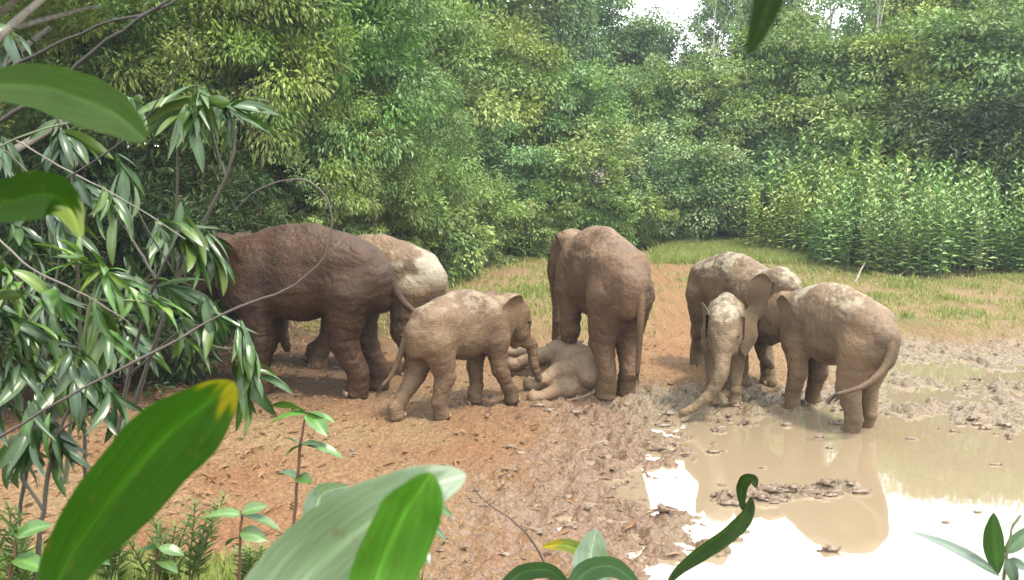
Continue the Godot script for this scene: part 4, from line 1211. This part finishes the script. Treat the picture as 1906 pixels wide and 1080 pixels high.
	part("stem", tube_mesh([Vector3(0, -0.3, 0), Vector3.ZERO, Vector3(1.761, 1.884, -3.000) - cp.position, Vector3(1.793, 1.964, -3.000) - cp.position], 0.008, 0.004, Color(0.1, 0.12, 0.05), 6), stem_mat, cp)
	leaf_between(cp, Vector3(1.734, 1.739, -3.000), Vector3(1.426, 1.894, -2.950), 0.05, Color(0.10, 0.135, 0.10), -0.8, 0.2)
	leaf_between(cp, Vector3(1.730, 1.747, -3.000), Vector3(1.661, 2.007, -3.000), 0.07, Color(0.045, 0.11, 0.022), 1.3, 0.3)
	leaf_between(cp, Vector3(1.751, 1.824, -3.000), Vector3(1.863, 1.914, -3.000), 0.05, Color(0.05, 0.10, 0.035), 0.9, 0.3)
	leaf_between(cp, Vector3(1.761, 1.783, -3.000), Vector3(1.837, 1.763, -3.000), 0.05, Color(0.035, 0.07, 0.025), 0.4, 0.3)
	leaf_between(cp, Vector3(1.756, 1.804, -3.000), Vector3(1.765, 1.727, -2.950), 0.04, Color(0.035, 0.07, 0.025), 0.3, 0.3)

	# red-stemmed seedlings over the bare earth
	seedling("tall red-stemmed seedling with its bright crown over the orange earth", [Vector3(-1.056, 1.176, -4.000), Vector3(-1.022, 1.551, -4.000), Vector3(-0.992, 1.840, -4.000), Vector3(-0.950, 2.059, -4.000)],
		[[Vector3(-0.950, 2.046, -4.000), Vector3(-1.112, 2.010, -3.950), 0.085], [Vector3(-0.950, 2.051, -4.000), Vector3(-1.112, 2.056, -4.100), 0.08], [Vector3(-0.950, 2.051, -4.000), Vector3(-0.822, 2.007, -4.000), 0.08], [Vector3(-0.945, 2.046, -4.000), Vector3(-0.845, 1.974, -3.900), 0.085], [Vector3(-0.980, 1.891, -4.000), Vector3(-1.054, 1.938, -4.000), 0.06], [Vector3(-0.980, 1.891, -4.000), Vector3(-1.044, 1.857, -3.950), 0.06], [Vector3(-0.980, 1.891, -4.000), Vector3(-0.893, 1.897, -4.000), 0.06], [Vector3(-0.975, 1.902, -4.000), Vector3(-0.792, 1.834, -4.000), 0.06], [Vector3(-1.006, 1.735, -4.000), Vector3(-1.092, 1.762, -4.000), 0.09], [Vector3(-1.006, 1.735, -4.000), Vector3(-0.925, 1.747, -3.900), 0.06]], Color(0.07, 0.155, 0.03), 401)
	seedling("shorter red-stemmed seedling with one pale leaf held sideways", [Vector3(-1.202, 1.303, -3.700), Vector3(-1.191, 1.503, -3.700), Vector3(-1.174, 1.687, -3.700)],
		[[Vector3(-1.174, 1.680, -3.700), Vector3(-1.325, 1.684, -3.650), 0.085], [Vector3(-1.174, 1.687, -3.700), Vector3(-1.068, 1.712, -3.700), 0.06], [Vector3(-1.174, 1.675, -3.700), Vector3(-1.013, 1.614, -3.700), 0.06], [Vector3(-1.182, 1.601, -3.700), Vector3(-1.071, 1.574, -3.650), 0.07], [Vector3(-1.183, 1.577, -3.700), Vector3(-1.250, 1.540, -3.700), 0.06]], Color(0.085, 0.15, 0.05), 402)
	seedling("thin seedling with drooping leaves behind the bright upright blade", [Vector3(-0.469, 1.200, -3.900), Vector3(-0.440, 1.489, -3.900), Vector3(-0.400, 1.670, -3.900)],
		[[Vector3(-0.400, 1.657, -3.900), Vector3(-0.278, 1.580, -3.900), 0.05], [Vector3(-0.405, 1.644, -3.900), Vector3(-0.512, 1.593, -3.900), 0.05], [Vector3(-0.421, 1.567, -3.900), Vector3(-0.304, 1.476, -3.900), 0.05], [Vector3(-0.432, 1.515, -3.900), Vector3(-0.527, 1.437, -3.900), 0.06], [Vector3(-0.438, 1.437, -3.900), Vector3(-0.375, 1.382, -3.850), 0.06], [Vector3(-0.400, 1.670, -3.900), Vector3(-0.374, 1.759, -3.900), 0.05]], Color(0.06, 0.11, 0.045), 403)
	seedling("low broad-leaved herb under the drooping dark leaves", [Vector3(-1.979, 1.202, -3.700), Vector3(-1.939, 1.428, -3.700), Vector3(-1.905, 1.577, -3.700)],
		[[Vector3(-1.905, 1.577, -3.700), Vector3(-2.020, 1.574, -3.650), 0.07], [Vector3(-1.905, 1.577, -3.700), Vector3(-1.765, 1.564, -3.700), 0.07], [Vector3(-1.911, 1.552, -3.700), Vector3(-1.945, 1.675, -3.700), 0.06], [Vector3(-1.926, 1.478, -3.700), Vector3(-2.024, 1.476, -3.600), 0.07], [Vector3(-1.926, 1.478, -3.700), Vector3(-1.748, 1.477, -3.650), 0.07], [Vector3(-1.905, 1.577, -3.700), Vector3(-1.865, 1.642, -3.750), 0.06]], Color(0.06, 0.12, 0.035), 405)
	seedling("low broad-leaved herb in the very corner of the picture", [Vector3(-1.998, 1.418, -3.300), Vector3(-1.960, 1.620, -3.300), Vector3(-1.929, 1.752, -3.300)],
		[[Vector3(-1.929, 1.752, -3.300), Vector3(-2.054, 1.752, -3.300), 0.08], [Vector3(-1.929, 1.752, -3.300), Vector3(-1.800, 1.796, -3.300), 0.07], [Vector3(-1.935, 1.730, -3.300), Vector3(-1.961, 1.873, -3.300), 0.07], [Vector3(-1.948, 1.664, -3.300), Vector3(-1.807, 1.633, -3.250), 0.08], [Vector3(-1.948, 1.664, -3.300), Vector3(-2.003, 1.667, -3.200), 0.08]], Color(0.07, 0.14, 0.035), 406)
	seedling("small herb sprouting between the feathery weeds", [Vector3(-1.758, 0.986, -4.100), Vector3(-1.731, 1.236, -4.100), Vector3(-1.711, 1.347, -4.100)],
		[[Vector3(-1.711, 1.347, -4.100), Vector3(-1.830, 1.319, -4.100), 0.06], [Vector3(-1.711, 1.347, -4.100), Vector3(-1.597, 1.305, -4.100), 0.06], [Vector3(-1.718, 1.319, -4.100), Vector3(-1.745, 1.442, -4.100), 0.05], [Vector3(-1.723, 1.278, -4.100), Vector3(-1.587, 1.271, -4.000), 0.06]], Color(0.08, 0.15, 0.04), 407)
	feathery("taller feathery weed close beside the big yellow-tipped blade", Vector3(-1.839, 0.914, -4.400), 0.5, 505)
	feathery("feathery weed with narrow whorled leaves between the two red-stemmed seedlings", Vector3(-1.620, 1.046, -4.200), 0.48, 501)
	feathery("feathery weed half hidden behind the big yellow-tipped blade", Vector3(-1.892, 1.094, -4.000), 0.42, 502)
	feathery("feathery weed at the bottom near the picture corner", Vector3(-2.106, 1.305, -3.600), 0.42, 503)
	feathery("small feathery weed at the foot of the shorter seedling", Vector3(-1.361, 0.914, -4.400), 0.36, 504)


func seedling(label: String, stem: Array, leaves: Array, col: Color, sd: int) -> void:
	var o := base("seedling", stem[0], label, "plant")
	part("stem", tube_mesh(shift(stem, stem[0]), 0.009, 0.005, Color(0.13, 0.055, 0.035), 7), stem_mat, o)
	rng.seed = sd
	for k in leaves.size():
		var q: Array = leaves[k]
		leaf_between(o, q[0], q[1], q[2], col * rng.randf_range(0.75, 1.25), rng.randf_range(-0.3, 0.6), rng.randf_range(0.15, 0.4))


func leaf_between(parent: Node3D, a: Vector3, b: Vector3, w: float, col: Color, roll: float, fold: float) -> void:
	var d := b - a
	var sag := 0.5
	var m := blade_mesh(d.length() * 1.04, w, sag, 0.0, fold, 0.3, col, col, 0.8, 10, 6)
	put_leaf(m, a, d.normalized() + Vector3(0, sag * 0.5, 0), roll, 1.0, parent)


# a blade whose midrib follows world points, its face turned towards +z and leaned by `lean`
func broad_leaf(label: String, pts: Array, w: float, fold: float, col: Color, tip: Color, shape: float, tip_from: float, lean := 0.0) -> void:
	var path := smooth_path(pts, 12)
	var n := path.size() - 1
	var v := PackedVector3Array()
	var c := PackedColorArray()
	var ix := PackedInt32Array()
	var uv := PackedVector2Array()
	var across := 24
	var origin: Vector3 = path[0]
	for k in n + 1:
		var t := float(k) / n
		var d: Vector3 = (path[mini(k + 1, n)] - path[maxi(k - 1, 0)]).normalized()
		var face := Vector3(0, 0.25, 1).normalized()
		var side := Basis(d, lean + 0.25 * sin(t * 3.0)) * d.cross(face).normalized()
		var up := side.cross(d)
		var half := (1.0 + 0.05 * fine.get_noise_2d(t * 1.6, w * 90.0)) * w * 0.5 * pow(maxf(sin(PI * pow(clampf(t * 0.99 + 0.005, 0, 1), 1.0 / maxf(shape, 0.1) * 0.8)), 0.0), 0.75) + 0.0008
		for q in across + 1:
			var s := 2.0 * q / across - 1.0
			v.append(path[k] - origin + side * s * half + up * (absf(s) * half * fold + 0.04 * half * sin(t * 17.0 + s) * absf(s)))
			var cc := col.lerp(tip, smoothstep(tip_from, tip_from + 0.08, t + 0.04 * sin(s * 4.0) + 0.03 * sin(s * 11.0 + t * 40.0)))
			var speck := smoothstep(0.42, 0.6, fine.get_noise_3d(t * 4.0, s * 0.8, w * 50.0)) * 0.7
			cc = cc.lerp(Color(0.14, 0.10, 0.04), speck) * (1.0 + 0.2 * fine.get_noise_3d(t * 0.6, s * 2.5, w * 70.0))
			c.append((cc * 1.7).lerp(cc, 1.0 - exp(-absf(s) * 14.0)))
			uv.append(Vector2(t, s * 0.5 + 0.5))
	for k in n:
		for q in across:
			var a := k * (across + 1) + q
			ix.append_array([a, a + 1, a + across + 1, a + 1, a + across + 2, a + across + 1])
	var o := base("broad_leaf", origin, label, "leaf")
	part("blade", mesh_of(v, c, ix, normals_of(v, ix), uv), blade_mat, o)


func feathery(label: String, foot: Vector3, h: float, sd: int) -> void:
	var o := base("feathery_weed", foot, label, "plant")
	rng.seed = sd
	for s in 5:
		var lean := Vector3(rng.randf_range(-0.4, 0.4), 1.0, rng.randf_range(-0.3, 0.3)).normalized() * h * rng.randf_range(0.75, 1.15)
		var v := PackedVector3Array()
		var c := PackedColorArray()
		var ix := PackedInt32Array()
		tube_into(v, c, ix, [Vector3.ZERO, lean * 0.5 + Vector3(0, 0.03, 0), lean], [0.006, 0.005, 0.003], Color(0.13, 0.15, 0.06), 5)
		for q in 34:
			var t := lerpf(0.2, 1.0, q / 34.0)
			var a := q * 2.4
			var d := (Vector3(cos(a), 0.45, sin(a)) + lean.normalized() * 0.5).normalized()
			leaf_into(v, c, ix, lean * t, d, Vector3.UP, lerpf(0.11, 0.05, t * t), 0.017, Color(0.12, 0.17, 0.05) * rng.randf_range(0.75, 1.25))
		part("sprig", mesh_of(v, c, ix), leaf_mat, o)


# ---------------------------------------------------------------- grass, clods, litter
func scatter(called: String, mesh: Mesh, m: Material, spots: Array, label: String, category: String) -> void:
	var mm := MultiMesh.new()
	mm.transform_format = MultiMesh.TRANSFORM_3D
	mm.mesh = mesh
	mm.instance_count = spots.size()
	for k in spots.size(): mm.set_instance_transform(k, spots[k])
	var o := MultiMeshInstance3D.new()
	o.name = numbered(called)
	o.multimesh = mm
	o.material_override = m
	add_child(o)
	tag(o, label, category, "", "stuff")


func tuft_mesh(sd: int, blades: int, h: float, cols: Array) -> ArrayMesh:
	rng.seed = sd
	var v := PackedVector3Array()
	var c := PackedColorArray()
	var ix := PackedInt32Array()
	for k in blades:
		var a := rng.randf() * TAU
		var d := Vector3(cos(a) * rng.randf_range(0.2, 0.8), 1.0, sin(a) * rng.randf_range(0.2, 0.8)).normalized()
		var at := Vector3(rng.randf_range(-0.12, 0.12), -0.01, rng.randf_range(-0.12, 0.12))
		leaf_into(v, c, ix, at, d, Vector3(cos(a), 0, sin(a)), h * rng.randf_range(0.5, 1.2), 0.014, cols[rng.randi() % cols.size()] * rng.randf_range(0.8, 1.2))
	return mesh_of(v, c, ix)


func make_litter() -> void:
	var dry := [Color(0.36, 0.33, 0.12), Color(0.27, 0.28, 0.09), Color(0.20, 0.24, 0.07), Color(0.42, 0.35, 0.16)]
	var lush := [Color(0.19, 0.23, 0.06), Color(0.25, 0.27, 0.08), Color(0.30, 0.29, 0.10), Color(0.16, 0.20, 0.05)]
	rng.seed = 61
	var a := []
	var b := []
	for k in 13000:
		var z := rng.randf_range(-31.0, -14.6)
		var x := rng.randf_range(-0.45, 0.60) * -z
		var n := broad.get_noise_2d(x * 1.3 + 9.0, z * 1.3)
		var path := exp(-pow((x - along(z, [-30.0, -24.0, -17.0, -14.0], [4.3, 3.6, 3.6, 2.6])) / 1.5, 2.0))
		if rng.randf() < path * 0.93 or mud_share(x, z) > 0.3: continue
		if rng.randf() > smoothstep(-14.6, -18.5, z + n * 3.0) * (0.75 + 1.2 * n): continue
		var s := rng.randf_range(0.6, 1.3)
		var t := Transform3D(Basis(Vector3.UP, rng.randf() * TAU).scaled(Vector3(s, s, s)), Vector3(x, ground_y(x, z), z))
		if z < -25.5 or n > 0.3: b.append(t)
		else: a.append(t)
	for k in 5000:
		var d := rng.randf_range(25.0, 40.0)
		var x := d * rng.randf_range(0.16, 0.36)
		var s := rng.randf_range(1.0, 1.9)
		b.append(Transform3D(Basis(Vector3.UP, rng.randf() * TAU).scaled(Vector3(s, s, s)), Vector3(x, ground_y(x, -d), -d)))
	var c := []
	for k in 2600:
		var z := rng.randf_range(-6.6, -3.2)
		var x := rng.randf_range(-0.62, -0.12) * -z
		if rng.randf() > 0.35 + 0.8 * broad.get_noise_2d(x * 3.0, z * 3.0) + smoothstep(-1.0, -2.5, x) * 0.4: continue
		var s := rng.randf_range(0.5, 1.1)
		c.append(Transform3D(Basis(Vector3.UP, rng.randf() * TAU).scaled(Vector3(s, s, s)), Vector3(x, ground_y(x, z), z)))
	scatter("grass", tuft_mesh(62, 14, 0.12, dry), leaf_mat, a, "short yellowing grass on the open ground behind the herd", "grass")
	scatter("grass", tuft_mesh(63, 14, 0.15, lush), leaf_mat, b, "greener grass strip along the foot of the trees", "grass")
	scatter("grass", tuft_mesh(64, 14, 0.16, lush), leaf_mat, c, "short green grass on the near bank in the bottom corner", "grass")
	# trodden clods of mud
	rng.seed = 71
	var v := PackedVector3Array()
	var cl := PackedColorArray()
	var s := SphereMesh.new()
	s.radial_segments = 12
	s.rings = 7
	s.radius = 1.0
	s.height = 2.0
	var arr := s.get_mesh_arrays()
	for p in arr[Mesh.ARRAY_VERTEX]:
		var w: Vector3 = p
		var k := 1.0 + 1.1 * fine.get_noise_3d(w.x * 0.25, w.y * 0.25, w.z * 0.25) + 0.7 * fine.get_noise_3d(w.x * 0.7, w.y * 0.7, w.z * 0.7)
		v.append(w * k)
		cl.append(Color(0.115, 0.075, 0.046) * (1.0 + 0.4 * fine.get_noise_3d(w.x, w.y, w.z)))
	var ix: PackedInt32Array = arr[Mesh.ARRAY_INDEX]
	var clod := mesh_of(v, cl, ix, normals_of(v, ix))
	var cm := StandardMaterial3D.new()
	cm.vertex_color_use_as_albedo = true
	cm.roughness = 0.5
	var spots := []
	for k in 1500:
		var z := rng.randf_range(-15.5, -6.3)
		var x := rng.randf_range(-0.25, 0.62) * -z
		var m := mud_share(x, z)
		if rng.randf() > m * 0.9 + 0.05: continue
		var y := ground_y(x, z)
		if y < -0.03: continue
		if fine.get_noise_2d(x * 0.5, z * 0.5) < -0.02: continue
		var q := rng.randf_range(0.010, 0.032) * (0.7 + 0.5 * m)
		spots.append(Transform3D(Basis.from_euler(Vector3(rng.randf_range(-0.4, 0.4), rng.randf() * TAU, rng.randf_range(-0.4, 0.4))).scaled(Vector3(q * rng.randf_range(0.9, 2.6), q * 0.8, q)), Vector3(x, y + q * 0.1, z)))
	for k in 200:
		var t := rng.randf()
		var x := 2.0 + 1.4 * t + rng.randf_range(-0.1, 0.1)
		var z := -8.12 - 0.34 * t + rng.randf_range(-0.16, 0.16)
		if k > 50:
			x = rng.randf_range(1.8, 6.2)
			z = rng.randf_range(-10.9, -9.9) if k < 140 else rng.randf_range(-9.9, -6.9)
			if broad.get_noise_2d(x * 4.0, z * 4.0) < 0.08: continue
		var q := rng.randf_range(0.015, 0.04)
		spots.append(Transform3D(Basis(Vector3.UP, rng.randf() * TAU).scaled(Vector3(q * rng.randf_range(1.0, 3.2), q * rng.randf_range(0.5, 1.1), q)), Vector3(x, maxf(ground_y(x, z), 0.0) + q * 0.1, z)))
	scatter("mud_clods", clod, cm, spots, "trodden clods of drying mud around the pond", "mud")
	# dead leaves and bits of twig on the earth
	rng.seed = 81
	var lv := PackedVector3Array()
	var lc := PackedColorArray()
	var lx := PackedInt32Array()
	leaf_into(lv, lc, lx, Vector3(-0.05, 0.01, 0), Vector3(1, 0.05, 0), Vector3(0, 1, 0.3).normalized(), 0.11, 0.03, Color(0.2, 0.115, 0.06))
	var lit := mesh_of(lv, lc, lx)
	var leaves := []
	for k in 4200:
		var z := rng.randf_range(-17.0, -5.5)
		var x := rng.randf_range(-0.6, 0.2) * -z
		if rng.randf() > 0.25 + smoothstep(-1.5, -4.0, x): continue
		var q := rng.randf_range(0.6, 1.5)
		leaves.append(Transform3D(Basis.from_euler(Vector3(rng.randf_range(-0.4, 0.4), rng.randf() * TAU, rng.randf_range(-0.5, 0.5))).scaled(Vector3.ONE * q), Vector3(x, ground_y(x, z) + 0.012, z)))
	scatter("dead_leaves", lit, leaf_mat, leaves, "dead brown leaves strewn over the earth under the trees", "leaves")
	# broken branches at the foot of the thicket
	for r in [["grey broken branch propped in front of the tall weeds", [Vector3(8.41, 0, -21.70), Vector3(11.27, 0, -26.68)], 0.9], ["thin dead pole standing upright before the tall weeds", [Vector3(10.83, 0, -24.22), Vector3(10.93, 0, -24.44)], 1.3], ["dry fallen branch lying on the grass before the thicket", [Vector3(9.52, 0, -22.16), Vector3(13.20, 0, -26.02)], 0.35]]:
		var p0: Vector3 = r[1][0]
		var p1: Vector3 = r[1][1]
		p0.y = ground_y(p0.x, p0.z)
		p1.y = ground_y(p1.x, p1.z) + r[2]
		var o := part("dead_branch", tube_mesh([Vector3.ZERO, (p1 - p0) * 0.5 + Vector3(0, 0.1, 0), p1 - p0], 0.03, 0.012, Color(0.3, 0.25, 0.19), 6), bark_mat, self)
		o.position = p0
		tag(o, r[0], "branch")
